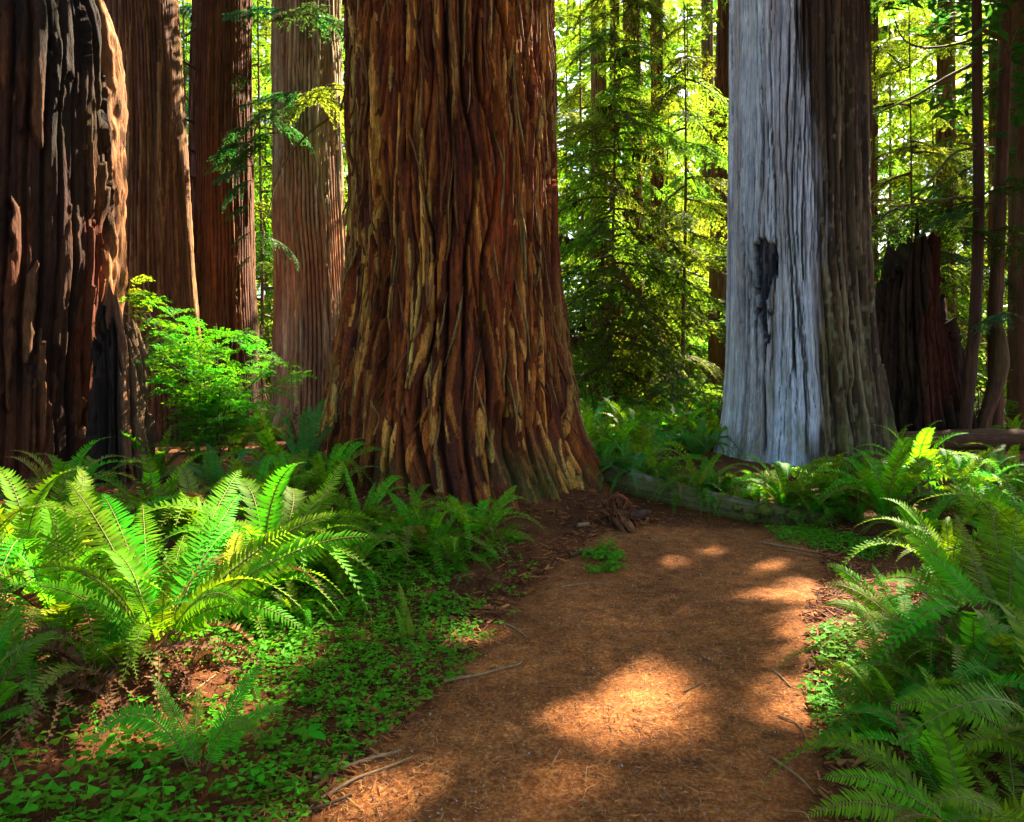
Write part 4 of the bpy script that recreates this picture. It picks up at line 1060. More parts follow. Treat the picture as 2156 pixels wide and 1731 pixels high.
lc = np.array([(.28, .105, .028), (.17, .056, .014), (.40, .185, .06), (.10, .032, .009), (.32, .14, .04)])[g.integers(5, size=n)] * g.uniform(.7, 1.2, (n, 1))
tag(add('needle_litter', make_mesh('needle_litter', P.reshape(-1, 3), np.concatenate([LF, LF2]), M['litter'], False, None, np.repeat(lc, 4, 0))), 'fallen brown redwood needles strewn over the floor and path', 'needles', None, 'stuff')

# dry broken sprays of needles: heavier scraps
N2 = 7500
lx = g.uniform(-3.6, 4.2, N2); ly = 1.6 + 6.5 * g.uniform(0, 1, N2) ** 1.3; pdv = path_d(lx, ly)
kp = g.uniform(0, 1, N2) < np.where(pdv < -.3, .12, .9); lx, ly = lx[kp], ly[kp]; n = len(lx)
scr = []
for s in np.linspace(-1, 1, 9):
    for sg in (-1, 1): scr.append([(s - .05, 0, .15 * s * s), (s + .06, 0, .15 * s * s), (s + .16, sg * .26 * (1.15 - abs(s)), .15 * s * s + .1)])
SCV = np.array(scr).reshape(-1, 3); SCF = np.arange(len(SCV)).reshape(-1, 3)
V, F = stamp(SCV, SCF, np.stack([lx, ly, gz(lx, ly) + .008], -1), g.uniform(.02, .05, n), g.uniform(0, 6.28, n), g.normal(0, .15, (n, 2)), np.ones(n))
lc = np.array([(.25, .095, .032), (.16, .055, .022), (.32, .14, .05), (.10, .036, .016)])[g.integers(4, size=n)] * g.uniform(.7, 1.2, (n, 1))
tag(add('dry_needle_scraps', make_mesh('dry_needle_scraps', V, F, M['litter'], False, None, np.repeat(lc, len(SCV), 0))), 'rusty dry sprays of redwood needles lying on the floor', 'needles', None, 'stuff')

# bark flakes heaped around the huge redwood and along the path edges
N4 = 5000
an = g.uniform(0, 6.28, N4); rr_ = 1.55 + np.abs(g.normal(0, .55, N4)); lx = MAIN[0] + rr_ * np.sin(an); ly = MAIN[1] - rr_ * np.cos(an)
ex = g.random(N4) < .45; ly = np.where(ex, g.uniform(2, 7.2, N4), ly); lx = np.where(ex, np.where(g.random(N4) < .5, np.interp(ly, PATH_Y, PATH_L) - np.abs(g.normal(0, .22, N4)), np.interp(ly, PATH_Y, PATH_R) + np.abs(g.normal(0, .22, N4))), lx)
FV_ = np.array([(-1, -.16, 0), (1, -.08, .05), (.9, .12, .1), (-.8, .2, .04), (-1, -.16, -.12), (1, -.08, -.1), (.9, .12, -.08), (-.8, .2, -.1)]); FF_ = np.array([(0, 1, 2, 3), (0, 4, 5, 1), (1, 5, 6, 2), (2, 6, 7, 3), (3, 7, 4, 0)])
V, F = stamp(FV_, FF_, np.stack([lx, ly, gz(lx, ly) + .014], -1), g.uniform(.012, .05, N4), g.uniform(0, 6.28, N4), g.normal(0, .25, (N4, 2)), np.ones(N4))
lc = np.array([(.20, .06, .015), (.12, .034, .010), (.30, .12, .035), (.07, .02, .007)])[g.integers(4, size=N4)] * g.uniform(.7, 1.2, (N4, 1))
tag(add('bark_flakes', make_mesh('bark_flakes', V, F, M['litter'], False, None, np.repeat(lc, 8, 0))), 'rusty flakes of bark heaped round the huge redwood and path edges', 'bark flakes', None, 'stuff')

# grit on the path
N3 = 5000
lx = g.uniform(-1.2, 3.0, N3); ly = 1.8 + 5 * g.uniform(0, 1, N3) ** 1.3; kp = path_d(lx, ly) < -.05; lx, ly = lx[kp], ly[kp]; n = len(lx)
GV = np.array([(1, 0, 0), (0, 1, 0), (-1, 0, 0), (0, -1, 0), (0, 0, .7), (0, 0, -.7)]) * .5; GFa = np.array([(0, 1, 4), (1, 2, 4), (2, 3, 4), (3, 0, 4), (1, 0, 5), (2, 1, 5), (3, 2, 5), (0, 3, 5)])
V, F = stamp(GV, GFa, np.stack([lx, ly, gz(lx, ly) + .006], -1), g.uniform(.004, .013, n), g.uniform(0, 6.28, n), g.normal(0, .3, (n, 2)), np.ones(n))
lc = np.array([(.20, .16, .13), (.10, .075, .06), (.30, .25, .20)])[g.integers(3, size=n)]
tag(add('path_grit', make_mesh('path_grit', V, F, M['litter'], False, None, np.repeat(lc, 6, 0))), 'small grey grit scattered on the footpath', 'grit', None, 'stuff')

def ground_stick(name, pts, r0, r1, mat, label, cat='twig', group=None, n=14, ns=6, lift=None):
    P2 = spline([np.append(gp(*q)[:2], 0) for q in pts], n)
    P2[:, 2] = gz(P2[:, 0], P2[:, 1]) + np.linspace(r0, r1, n) + .004
    b = P2[n // 2].copy()
    V, F = tube(P2 - b, np.linspace(r0, r1, n), ns)
    o = add(name, make_mesh(name, V, F, mat, True), None, b)
    return tag(o, label, cat, group)
sticks = [([(935, 1440), (1010, 1425), (1085, 1405), (1100, 1395)], .008, .004, 'stick', 'pale stick lying along the left path edge near the bright sunlit patch'),
          ([(660, 1650), (720, 1625), (790, 1600), (845, 1585)], .010, .005, 'stick', 'long curved stick at the lower left path edge'),
          ([(675, 1690), (740, 1650), (820, 1620), (860, 1600)], .007, .004, 'stick', 'thin stick beside the long curved stick at the lower left'),
          ([(610, 1725), (690, 1700), (740, 1680)], .008, .005, 'twigwood', 'dark stick at the bottom left corner of the path'),
          ([(1050, 1310), (1090, 1330), (1110, 1345)], .006, .003, 'stick', 'thin twig where the sorrel bank meets the path'),
          ([(1180, 1240), (1250, 1230), (1300, 1238)], .006, .003, 'stick', 'twig on the mound in front of the huge redwood'),
          ([(1600, 1145), (1680, 1158), (1760, 1172)], .010, .005, 'stick', 'grey stick lying just in front of the log'),
          ([(1640, 1158), (1700, 1170), (1740, 1185)], .006, .003, 'stick', 'thin grey twig below the stick in front of the log'),
          ([(1900, 1100), (1925, 1075), (1945, 1050)], .028, .020, 'stick', 'sunlit broken branch under the upright fern'),
          ([(1880, 1715), (1905, 1690)], .006, .004, 'stick', 'short stick under the bottom right fern'),
          ([(1628, 1415), (1645, 1430), (1665, 1450)], .005, .004, 'stick', 'small curved twig on the right half of the path'),
          ([(1625, 1600), (1680, 1640), (1715, 1675)], .005, .003, 'stick', 'thin pale twig at the right path edge near the bottom'),
          ([(1640, 1510), (1680, 1530), (1700, 1560)], .004, .002, 'stick', 'short thin twig right of the bright sunlit patch'),
          ([(1200, 1175), (1230, 1168), (1262, 1178)], .016, .012, 'twigwood', 'dark chunk of bark on the mound beside the huge redwood'),
          ([(1215, 1112), (1240, 1108)], .022, .02, 'stick', 'stub of pale wood at the toe of the huge redwood'),
          ([(380, 1480), (420, 1450), (455, 1425)], .004, .003, 'stick', 'thin straight twig above the small bright fern'),
          ([(560, 1340), (600, 1315), (640, 1290)], .004, .003, 'stick', 'thin pale twig on the litter right of the largest fern'),
          ([(1440, 1460), (1480, 1440)], .004, .002, 'twigwood', 'tiny dark twig at the rim of the bright sunlit patch'),
          ([(1160, 1620), (1180, 1580)], .004, .002, 'stick', 'short twig on the path left of the sunlit patch')]
for pts, a_, b_, mt, lab in sticks: ground_stick('fallen_twig', pts, a_, b_, M[mt], lab)

# leafy seedling in the sorrel
sb = gp(650, 1575)
sd_ = thing('seedling', 'small seedling with four broad pointed green leaves in the sorrel', 'seedling', sb)
V, F = tube(np.array([[0, 0, -.02], [.004, 0, .03], [0, 0, .065]]), .0025, 5)
add('stem', make_mesh('stem', V, F, M['shrub']), sd_)
lv = []
for t_ in np.linspace(0, 1, 7): w_ = .30 * math.sin(math.pi * t_ ** .8); lv += [(t_, -w_, .10 * abs(w_) + .25 * t_ - .35 * t_ * t_), (t_, 0, .25 * t_ - .35 * t_ * t_), (t_, w_, .10 * abs(w_) + .25 * t_ - .35 * t_ * t_)]
LVV = np.array(lv); LVF = np.array([(3 * k + j, 3 * k + 3 + j, 3 * k + 4 + j, 3 * k + 1 + j) for k in range(6) for j in range(2)])
leaf_me = make_mesh('leaf', LVV, LVF, M['shrub'], True)
for az_, s_, ti in ((-20, .085, .1), (60, .08, -.15), (170, .085, 0), (265, .06, .1)): add('leaf', leaf_me, sd_, (0, 0, .06), (0, ti, R(az_)), s_)

# ------------------------------------------------------------------ bright shrub behind the left ferns
g = np.random.default_rng(31)
shb = on_ground((455 - CXV) / FV * 9.6, 9.6)
shrub = thing('huckleberry_shrub', 'bright lime green bush with fine twiggy stems before the dark redwoods', 'shrub', shb)
def leafy_twig(seed, nl=34, ls=.075, mat='shrub', droop=.15, wid=.5):
    """unit twig growing towards +X with small leaves in two ranks and short side twigs"""
    g = np.random.default_rng(seed); mb = MB()
    ax = bez(np.zeros(3), np.array([.3, g.normal(0, .06), .10]), np.array([.7, g.normal(0, .08), .06]), np.array([1, g.normal(0, .1), -droop]), 12)
    V, F = tube(ax, np.linspace(.008, .002, 12), 3); mb.add(V, F, 1)
    bases = []
    lines = [ax]
    for k in range(6):
        t = .15 + .75 * k / 6; i = int(t * 11); a = (1 if k % 2 else -1) * g.uniform(.6, 1.1); L_ = wid * (1 - .6 * t) * g.uniform(.7, 1.1)
        e = ax[i] + L_ * np.array([math.cos(a), math.sin(a), g.normal(0, .12)]); ln_ = np.linspace(ax[i], e, 8); ln_[:, 2] += .06 * np.sin(np.linspace(0, 3, 8)); lines.append(ln_)
        V, F = tube(ln_, np.linspace(.004, .0015, 8), 3); mb.add(V, F, 1)
    for ln_ in lines:
        m = int(nl * np.linalg.norm(ln_[-1] - ln_[0])) + 4
        for k in range(m):
            t = (k + .5) / m * (len(ln_) - 1); i = min(int(t), len(ln_) - 2); p = ln_[i] + (ln_[i + 1] - ln_[i]) * (t - i); T = unit(ln_[i + 1] - ln_[i])
            sidev = unit(np.cross(T, [0, 0, 1.])) * (1 if k % 2 else -1)
            d = unit(T * .5 + sidev + np.array([0, 0, g.normal(0, .3)])) ; w_ = unit(np.cross(d, [0, 0, 1.])) + np.array([0, 0, g.normal(0, .25)])
            s = ls * g.uniform(.7, 1.2)
            q = np.array([p, p + d * s * .5 - w_ * s * .28, p + d * s, p + d * s * .5 + w_ * s * .28])
            mb.add(q, np.array([[0, 1, 2, 3]]), 0)
    return mb.mesh('leafy_twig', [M[mat], M['twigwood']], False)
HT = [leafy_twig(k) for k in range(5)]
stem_tips = [(300, 660, .2), (350, 640, -.1), (400, 690, -.3), (455, 680, .3), (500, 690, -.1), (270, 610, .4), (540, 720, .1), (580, 760, -.2), (330, 760, -.4), (600, 800, .3), (430, 760, -.5), (500, 800, -.5), (380, 830, .4), (560, 850, -.3), (290, 720, .5), (470, 720, .6)]
for k, (vx, vy, dy) in enumerate(stem_tips):
    tip = V3(vx, vy, 9.6 + dy) - shb
    b = np.array([g.normal(0, .12), g.normal(0, .12), -.03])
    mid = b * .5 + tip * .5 + np.array([-tip[0] * .22 + g.normal(0, .06), g.normal(0, .08), .12 * tip[2]])
    C = spline([b, b * .75 + tip * .25 + np.array([-tip[0] * .12, 0, .05]), mid, tip], 14)
    V, F = tube(C, np.linspace(.016, .004, 14), 5)
    st_ = add('stem', make_mesh('stem', V, F, M['twigwood'], True), shrub)
    for j in range(20):
        t = g.uniform(.40, 1.0); i = min(int(t * 13), 12); p = C[i] + (C[i + 1] - C[i]) * (t * 13 - i)
        add('leafy_twig', HT[g.integers(5)], st_, p, (g.normal(0, .25), g.normal(-.1, .25), g.uniform(0, 6.28)), g.uniform(.28, .55))
# pale maple-leaved sprig against the leaning redwood
mp = thing('young_maple', 'thin sprig with broad pale leaves rising above the bright bush', 'sapling', on_ground(shb[0] - .9, 9.9))
mpb = np.array(mp.location)
C = spline([np.zeros(3), V3(262, 800, 9.9) - mpb, V3(262, 680, 9.9) - mpb, V3(275, 600, 9.9) - mpb], 12); V, F = tube(C, np.linspace(.014, .004, 12), 5)
add('stem', make_mesh('stem', V, F, M['twigwood'], True), mp)
bl = [leafy_twig(50 + k, 9, .2, 'broad', .1, .5) for k in range(3)]
for k in range(12):
    i = g.integers(7, 12); add('leafy_twig', bl[k % 3], mp, C[i], (g.normal(0, .2), g.normal(0, .2), g.uniform(-1.2, 1.2)), g.uniform(.25, .4))

# ------------------------------------------------------------------ chosen sun spots: crowns and boughs are carved open along these lines
SPOTS = []
def spot(p, r): SPOTS.append((np.asarray(p, float), r))
for vx, vy, r in ((1345, 1432, .20), (1415, 1448, .12), (1255, 1480, .19), (1300, 1525, .16), (1190, 1512, .07), (1600, 1330, .06), (1480, 1240, .06), (1350, 1330, .05), (1120, 1560, .07), (930, 1640, .08), (1280, 1640, .06), (1700, 1230, .08), (1550, 1215, .07), (900, 1250, .12), (760, 1330, .08), (1640, 1250, .16), (1600, 1185, .2), (1500, 1165, .15), (1420, 1180, .13), (800, 1690, .18), (700, 1710, .16), (1000, 1350, .16), (960, 1330, .15), (1170, 1660, .13), (1420, 1560, .12), (1690, 1370, .15), (1450, 1280, .1)):
    spot(gp(vx, vy), r)
for vx, vy, Y, r in ((500, 1270, 3.4, .35), (640, 1120, 3.9, .45), (700, 1100, 4.0, .4), (420, 1200, 3.8, .45), (250, 1080, 4.2, .5), (130, 1080, 4.3, .5), (80, 1230, 3.6, .45), (480, 1030, 4.6, .45), (330, 1120, 4.2, .45), (560, 1180, 3.9, .4), (200, 1250, 3.5, .35), (700, 1030, 6.0, .4), (560, 1080, 5.2, .4), (520, 1440, 2.9, .26), (480, 1540, 2.8, .28), (330, 1480, 2.8, .26), (250, 1560, 2.7, .2), (860, 1290, 4.1, .1),
                     (1040, 1080, 6.2, .35), (900, 1060, 6.2, .35), (960, 1110, 5.9, .3), (820, 1090, 6.2, .3), (236, 150, 9.4, .4), (236, 300, 9.4, .4), (236, 430, 9.4, .4), (236, 540, 9.4, .35), (210, 600, 9.4, .3), (225, 60, 9.4, .4), (400, 700, 9.5, .5), (330, 680, 9.5, .5), (520, 740, 9.5, .5), (450, 780, 9.4, .4),
                     (1800, 1290, 3.6, .25), (1780, 1210, 4.4, .3), (1900, 1110, 5, .45), (1950, 1170, 4.4, .4), (1740, 1400, 3.2, .2), (2000, 1520, 2.8, .28), (1860, 1640, 2.5, .2), (2060, 1100, 4.6, .4), (2000, 1050, 5.2, .4), (2100, 1250, 3.8, .3), (1760, 1620, 2.5, .15), (1690, 1000, 8, .55), (1760, 1010, 8, .55), (1880, 980, 8, .6), (1850, 1075, 7.6, .5), (1930, 1080, 7.4, .5), (2060, 1060, 7, .5), (1640, 1010, 8, .45), (1980, 990, 8, .5), (1560, 1030, 8.2, .35), (1430, 980, 10, .5), (1320, 985, 10, .5)):
    spot(V3(vx, vy, Y), r)
SP_P = np.array([s[0] for s in SPOTS]); SP_R = np.array([s[1] for s in SPOTS])
def in_sun_gap(P, extra=0.0):
    """True where a point lies on a line from a sunlit spot towards the sun"""
    P = np.atleast_2d(P); hit = np.zeros(len(P), bool)
    for p, r in zip(SP_P, SP_R):
        d = P - p; t = d @ SUN
        hit |= (t > .8) & (np.linalg.norm(d - t[:, None] * SUN, axis=1) < r + extra)
    return hit

# ------------------------------------------------------------------ background conifers
def conifer_branch(seed, mats, ntw=26, wid=.42, droop=.28, leaf=.052, bare=.12, dens=1.0):
    g = np.random.default_rng(seed); mb = MB()
    ax = bez(np.zeros(3), np.array([.3, g.normal(0, .05), .10]), np.array([.7, g.normal(0, .07), .02]), np.array([1, g.normal(0, .1), -droop]), 14)
    V, F = tube(ax, np.linspace(.014, .003, 14), 4); mb.add(V, F, 1)
    Q = []
    for k in range(ntw):
        t = bare + (1 - bare) * (k + g.uniform(0, .8)) / ntw; f = min(t, .999) * 13; i = int(f); p0 = ax[i] + (ax[i + 1] - ax[i]) * (f - i)
        a = (1 if k % 2 else -1) * g.uniform(.7, 1.15); L_ = wid * (1.05 - .75 * t) * g.uniform(.6, 1.15)
        dirv = np.array([math.cos(a), math.sin(a), g.normal(-.12, .12)])
        s = np.linspace(0, 1, 7); ln_ = p0 + dirv * (L_ * s)[:, None]; ln_[:, 2] -= .35 * L_ * s * s
        V, F = tube(ln_[::3], np.linspace(.004, .0015, 3), 3); mb.add(V, F, 1)
        m = max(4, int(dens * L_ / .022))
        tt = g.uniform(.05, 1, m); pp = p0 + dirv * (L_ * tt)[:, None]; pp[:, 2] -= .35 * L_ * tt * tt
        sd = np.where(g.random(m) < .5, 1, -1)[:, None]
        perp = np.array([-dirv[1], dirv[0], 0]) / np.hypot(dirv[0], dirv[1])
        dl = unit(dirv * .6 + sd * perp + np.stack([0 * tt, 0 * tt, g.normal(-.22, .22, m)], -1))
        ls = (leaf * g.uniform(.7, 1.35, m) * (1.15 - .45 * tt))[:, None]
        wv = unit(np.cross(dl, np.array([0, 0, 1.]) + g.normal(0, .35, (m, 3)))) * ls * .21
        Q.append(np.stack([pp, pp + dl * ls * .5 - wv, pp + dl * ls + np.array([0, 0, -.1]) * ls, pp + dl * ls * .5 + wv], 1))
    Q = np.concatenate(Q); mb.add(Q.reshape(-1, 3), np.arange(len(Q) * 4).reshape(-1, 4), 0)
    return mb.mesh('branch', mats, False)
BR = {}
for key in ('conifer', 'conifer_dark', 'conifer_sunlit', 'spray'):
    BR[key] = [conifer_branch(400 + k, [M[key], M['twigwood']], 40, .50 + .06 * (k % 3), .15 + .1 * (k % 4), .056, .1, 1.9) for k in range(5)]
for key in ('conifer', 'conifer_dark', 'conifer_sunlit'):
    BR[key + '_fine'] = [conifer_branch(450 + k, [M[key], M['twigwood']], 44, .46 + .06 * (k % 3), .12 + .1 * (k % 4), .036, .1, 2.6) for k in range(5)]
MAPLE = [leafy_twig(80 + k, 30, .085, 'broad', .15, .55) for k in range(4)]

def hang_moss(seed, n=26):
    g = np.random.default_rng(seed); mb = MB()
    for k in range(n):
        b = np.array([g.uniform(-.5, .5), g.normal(0, .08), g.uniform(-.05, .05)]); L_ = g.uniform(.3, 1.0) * (1 - abs(b[0])); w_ = g.uniform(.02, .06); a = g.uniform(0, 3.14)
        s = np.array([math.cos(a), math.sin(a), 0]) * w_; d = np.array([g.normal(0, .08), g.normal(0, .08), -L_])
        mb.add(np.array([b - s, b + s, b + d * .6 + s * .7, b + d, b + d * .6 - s * .7]), np.array([[0, 1, 2, 4]])); mb.f.append(np.array([[4, 2, 3]]) + mb.n - 5); mb.m.append(np.array([0]))
    return mb.mesh('moss_beard', M['hang_moss'], False)
HM = [hang_moss(k) for k in range(3)]

def stem_mesh(name, P, rad, seed, ns=14, mat='bark_far', col=(.13, .065, .035), moss=0.0):
    """a young trunk along the points P: ridged bark, own colour"""
    n = len(P); V, F = tube(P, rad, ns)
    V = V.reshape(n, ns, 3); cen = P[:, None]
    th = np.linspace(0, 6.28, ns, endpoint=False)[None]; s = np.arange(n)[:, None] * .35
    k = 1 + .10 * noise(np.cos(th) * 4, np.sin(th) * 4, s * .5, seed) + .06 * noise(np.cos(th) * 9, np.sin(th) * 9, s, seed + 1)
    V = cen + (V - cen) * k[..., None]
    C = np.array(col) * (1 + .45 * noise(np.cos(th) * 5, np.sin(th) * 5, s * .6, seed + 2))[..., None]
    if moss: C = tint(C, moss * sstep(-.1, .5, noise(np.cos(th) * 1.5, np.sin(th) * 1.5, s * .5, seed + 4)), (.10, .095, .02))
    return make_mesh(name, V.reshape(-1, 3), F, M[mat], True, None, np.clip(C, .01, .8).reshape(-1, 3))

def conifer(label, vx, Y, h, r, n, Lb, seed, key='conifer', z0=1.5, z1=None, group=None, lean=(0, 0), gold=.25, maple=0.0, moss=0, col=(.13, .065, .035), name='conifer', tilt=.22, pts=None, fill=None):
    g = np.random.default_rng(seed)
    b = on_ground((vx - CXV) / FV * Y, Y)
    t = thing(name, label, 'tree', b, group)
    m = 30
    if pts is None:
        s = np.linspace(0, 1, m); P = np.stack([lean[0] * s + .06 * np.sin(s * 5 + seed), lean[1] * s + .05 * np.cos(s * 4 + seed), -.2 + s * (h + .2)], -1)
        rad = .45 * r * (1 - .85 * s) * (1 + .5 * np.exp(-s * h / .5))
    else:
        Q = np.array([V3(x_, y_, Y) - b for x_, y_ in pts]); Q = Q[np.argsort(Q[:, 2])]; P = spline(Q, m); rad = r * (1 - .35 * np.linspace(0, 1, m)); h = Q[-1, 2]
    add('trunk', stem_mesh('trunk', P, rad, seed, 14, col=col, moss=.5 if moss else .15), t)
    z1 = z1 or h - .3
    for k in range(n):
        z = z0 + (z1 - z0) * (k + g.uniform(0, .9)) / n
        a = k * 2.39996 + g.normal(0, .4); rel = (z - z0) / max(h - z0, 1)
        L_ = Lb * (1 - .6 * rel) * g.uniform(.6, 1.2)
        i = int(np.clip(np.searchsorted(P[:, 2], z), 1, m - 1)); p = P[i]
        cen = b + p + .5 * L_ * np.array([math.cos(a), math.sin(a), -.1])
        if in_sun_gap(cen, .35)[0] or in_sun_gap(b + p + .85 * L_ * np.array([math.cos(a), math.sin(a), -.2]), .25)[0]: continue
        if Y < 16 and fill is None and False: continue
        u = g.random()
        me = MAPLE[g.integers(4)] if u < maple else BR[('conifer_sunlit' if u > 1 - gold else key) + ('_fine' if Y < 25 and key != 'spray' else '')][g.integers(5)]
        add('branch', me, t, (p[0], p[1], z), (g.normal(0, .25), g.normal(tilt, .16), a), (L_, L_ * g.uniform(.8, 1.2), L_))
        if moss and g.random() < moss:
            q = p + L_ * g.uniform(.2, .6) * np.array([math.cos(a), math.sin(a), 0]); add('moss_beard', HM[g.integers(3)], t, (q[0], q[1], z - .05), (0, g.normal(0, .2), a), g.uniform(.3, .65))
    return t

conifer('slender young hemlock with thin straight stem between the huge redwood and the snag', 1290, 18.5, 13.5, .11, 84, 3.1, 501, 'conifer', 1.4, moss=.24, col=(.15, .07, .035), gold=.3)
cen = [(1225, 23, 18, .16, 'conifer'), (1345, 29, 20, .2, 'conifer_sunlit'), (1405, 25, 13, .15, 'conifer_sunlit'), (1445, 33, 22, .2, 'conifer_sunlit'), (1440, 19, 13, .13, 'conifer'), (1300, 39, 24, .2, 'conifer_sunlit'), (1385, 43, 26, .2, 'conifer_sunlit'), (1195, 35, 23, .2, 'conifer')]
cl = ['feathery conifer just right of the huge redwood', 'sunlit yellow green conifer behind the slender hemlock', 'mid green conifer halfway between the hemlock and the snag', 'far golden conifer between the hemlock and the snag', 'green conifer with low boughs left of the snag', 'distant golden conifer behind the hemlock stem', 'most distant golden conifer in the gap by the snag', 'distant conifer peeping past the right edge of the huge redwood']
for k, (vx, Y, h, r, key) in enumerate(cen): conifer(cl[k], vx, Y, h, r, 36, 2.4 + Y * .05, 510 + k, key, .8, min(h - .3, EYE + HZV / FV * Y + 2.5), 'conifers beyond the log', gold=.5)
lef = [(388, 23, 18, .15, 'spray'), (548, 21, 17, .14, 'conifer'), (562, 29, 20, .2, 'conifer_sunlit'), (640, 25, 18, .15, 'conifer_sunlit'), (470, 31, 22, .2, 'conifer_sunlit'), (325, 33, 22, .2, 'conifer'), (745, 30, 20, .2, 'conifer_sunlit'), (575, 38, 24, .2, 'conifer_sunlit'), (395, 34, 22, .2, 'conifer')]
ll = ['bluish conifer seen between the leaning and the dark redwood', 'green conifer seen between the dark and the pale redwood', 'golden conifer behind the gap beside the pale redwood', 'golden conifer behind the pale redwood', 'golden conifer behind the dark straight redwood', 'conifer behind the leaning redwood', 'golden conifer behind the huge redwood on its left', 'far golden conifer in the gap left of the pale redwood', 'far conifer in the gap right of the leaning redwood']
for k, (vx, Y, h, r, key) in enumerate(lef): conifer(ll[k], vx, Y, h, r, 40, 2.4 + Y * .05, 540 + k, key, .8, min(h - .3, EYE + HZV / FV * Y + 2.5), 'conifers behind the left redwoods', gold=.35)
rig = [(1838, 22, 17, .17, 'conifer'), (1872, 29, 20, .2, 'conifer'), (1915, 18.5, 15, .08, 'conifer_dark'), (1965, 25, 18, .10, 'conifer'), (2005, 23, 18, .2, 'conifer'), (2035, 31, 21, .2, 'conifer_sunlit'), (2130, 27, 19, .2, 'conifer_sunlit'), (2165, 21, 16, .16, 'conifer'), (2085, 37, 24, .2, 'conifer_sunlit'), (2200, 33, 22, .2, 'conifer_sunlit'), (1905, 39, 24, .2, 'conifer')]
rl = ['dark conifer close to the right edge of the snag', 'conifer behind the dark one right of the snag', 'deep green hemlock with drooping boughs over the jagged stump', 'conifer with a thin stem above the jagged stump', 'conifer right of the jagged stump', 'golden conifer behind the left thin trunk', 'golden conifer behind the right thin trunk', 'conifer at the right frame edge', 'far golden conifer between the two thin trunks', 'far golden conifer beyond the right frame edge', 'far conifer high above the jagged stump']
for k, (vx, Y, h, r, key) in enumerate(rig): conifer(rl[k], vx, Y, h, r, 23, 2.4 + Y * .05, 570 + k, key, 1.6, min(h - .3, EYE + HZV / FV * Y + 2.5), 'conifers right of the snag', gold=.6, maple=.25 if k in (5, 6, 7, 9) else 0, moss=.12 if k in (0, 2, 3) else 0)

# thicker far trunks
st_bg = dict(ST_FAR, n=12, h=(.01, .05), butt_a=.05)
bgt = [('twin trunk', [(300, 1246, 1276), (560, 1244, 1280), (860, 1240, 1290)], 20.6, 'brown redwood trunk behind the slender hemlock stem'), ('b', [(600, 1285, 1306), (860, 1280, 1312)], 20.0, 'dark narrow trunk right beside the slender hemlock'), ('c', [(620, 1312, 1352), (860, 1308, 1358)], 21.2, 'reddish split trunk right of the slender hemlock'),
       ('d', [(600, 1372, 1398), (860, 1368, 1404)], 22.5, 'narrow trunk with moss in the middle of the gap'), ('e', [(0, 1512, 1540), (500, 1496, 1530), (870, 1490, 1532)], 22.0, 'tall brown trunk partly behind the left side of the snag'), ('f', [(0, 1478, 1500), (300, 1480, 1502), (860, 1476, 1506)], 30.0, 'far slim trunk left of the trunk by the snag'),
       ('g', [(0, 1823, 1846), (400, 1820, 1846), (900, 1816, 1850)], 23.5, 'dark trunk just right of the snag'), ('h', [(250, 1975, 2008), (600, 1972, 2010), (920, 1966, 2016)], 24.0, 'reddish trunk above the jagged stump'), ('i', [(0, 2088, 2106), (500, 2084, 2104), (920, 2078, 2104)], 21.0, 'grey trunk between the two thin leaning trunks'), ('j', [(650, 2138, 2190), (920, 2130, 2196)], 20.0, 'dark broken trunk at the right frame edge')]
for k, (_, tb, Y, lab) in enumerate(bgt):
    t = thing('far_trunk', lab, 'tree', foot(tb, Y), 'far trunks')
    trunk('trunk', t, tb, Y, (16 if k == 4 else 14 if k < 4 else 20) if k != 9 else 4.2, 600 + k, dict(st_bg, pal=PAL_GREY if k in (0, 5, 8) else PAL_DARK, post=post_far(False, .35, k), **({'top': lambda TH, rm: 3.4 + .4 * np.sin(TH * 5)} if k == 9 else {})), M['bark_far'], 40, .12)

# two thin curved trunks on the right, with bare mossy branches
def bare_branch(t, pts, r0, r1, Ys):
    b = np.array(t.location); P = spline([V3(x, y, Y) - b for (x, y), Y in zip(pts, Ys)], 18); V, F = tube(P, np.linspace(r0, r1, 18) * (1 + .12 * np.sin(np.arange(18) * 2.1)), 7)
    return add('bare_branch', make_mesh('bare_branch', V, F, M['mossy_twig'], True), t)
tA = conifer('thin dark trunk curving right as it rises, left of the two by the frame edge', 2020, 14.0, 9, .13, 10, 1.8, 640, 'conifer_dark', 4.0, 9.0, pts=[(2018, 975), (2025, 945), (2037, 850), (2046, 750), (2054, 650), (2061, 450), (2058, 200), (2056, 0), (2050, -100)], col=(.075, .035, .02), name='young_tree', gold=.1)
for pts, r0, Ys in (([(2060, 416), (2000, 418), (1940, 428), (1880, 435), (1835, 430)], .035, (14, 13.8, 13.6, 13.5, 13.4)), ([(2060, 312), (2010, 322), (1960, 380), (1920, 430), (1880, 480), (1850, 560)], .032, (14, 13.8, 13.6, 13.4, 13.4, 13.3)), ([(2060, 305), (2005, 300)], .03, (14, 13.6)),
                    ([(2058, 130), (1990, 165), (1930, 200), (1870, 228), (1818, 250)], .04, (14, 13.7, 13.4, 13.2, 13.0)), ([(2057, 80), (2000, 96), (1940, 100), (1900, 80), (1880, 30)], .03, (14, 13.8, 13.7, 13.7, 13.6))):
    bare_branch(tA, pts, r0, .008, Ys)
tB = conifer('thicker dark trunk with a swollen bend at its foot by the right frame edge', 2092, 14.6, 9, .15, 9, 1.8, 641, 'conifer_dark', 4.2, 9.0, pts=[(2090, 985), (2092, 945), (2098, 850), (2095, 700), (2100, 560), (2105, 430), (2112, 250), (2116, 120), (2120, 0), (2122, -80)], col=(.085, .04, .022), name='young_tree', gold=.1)
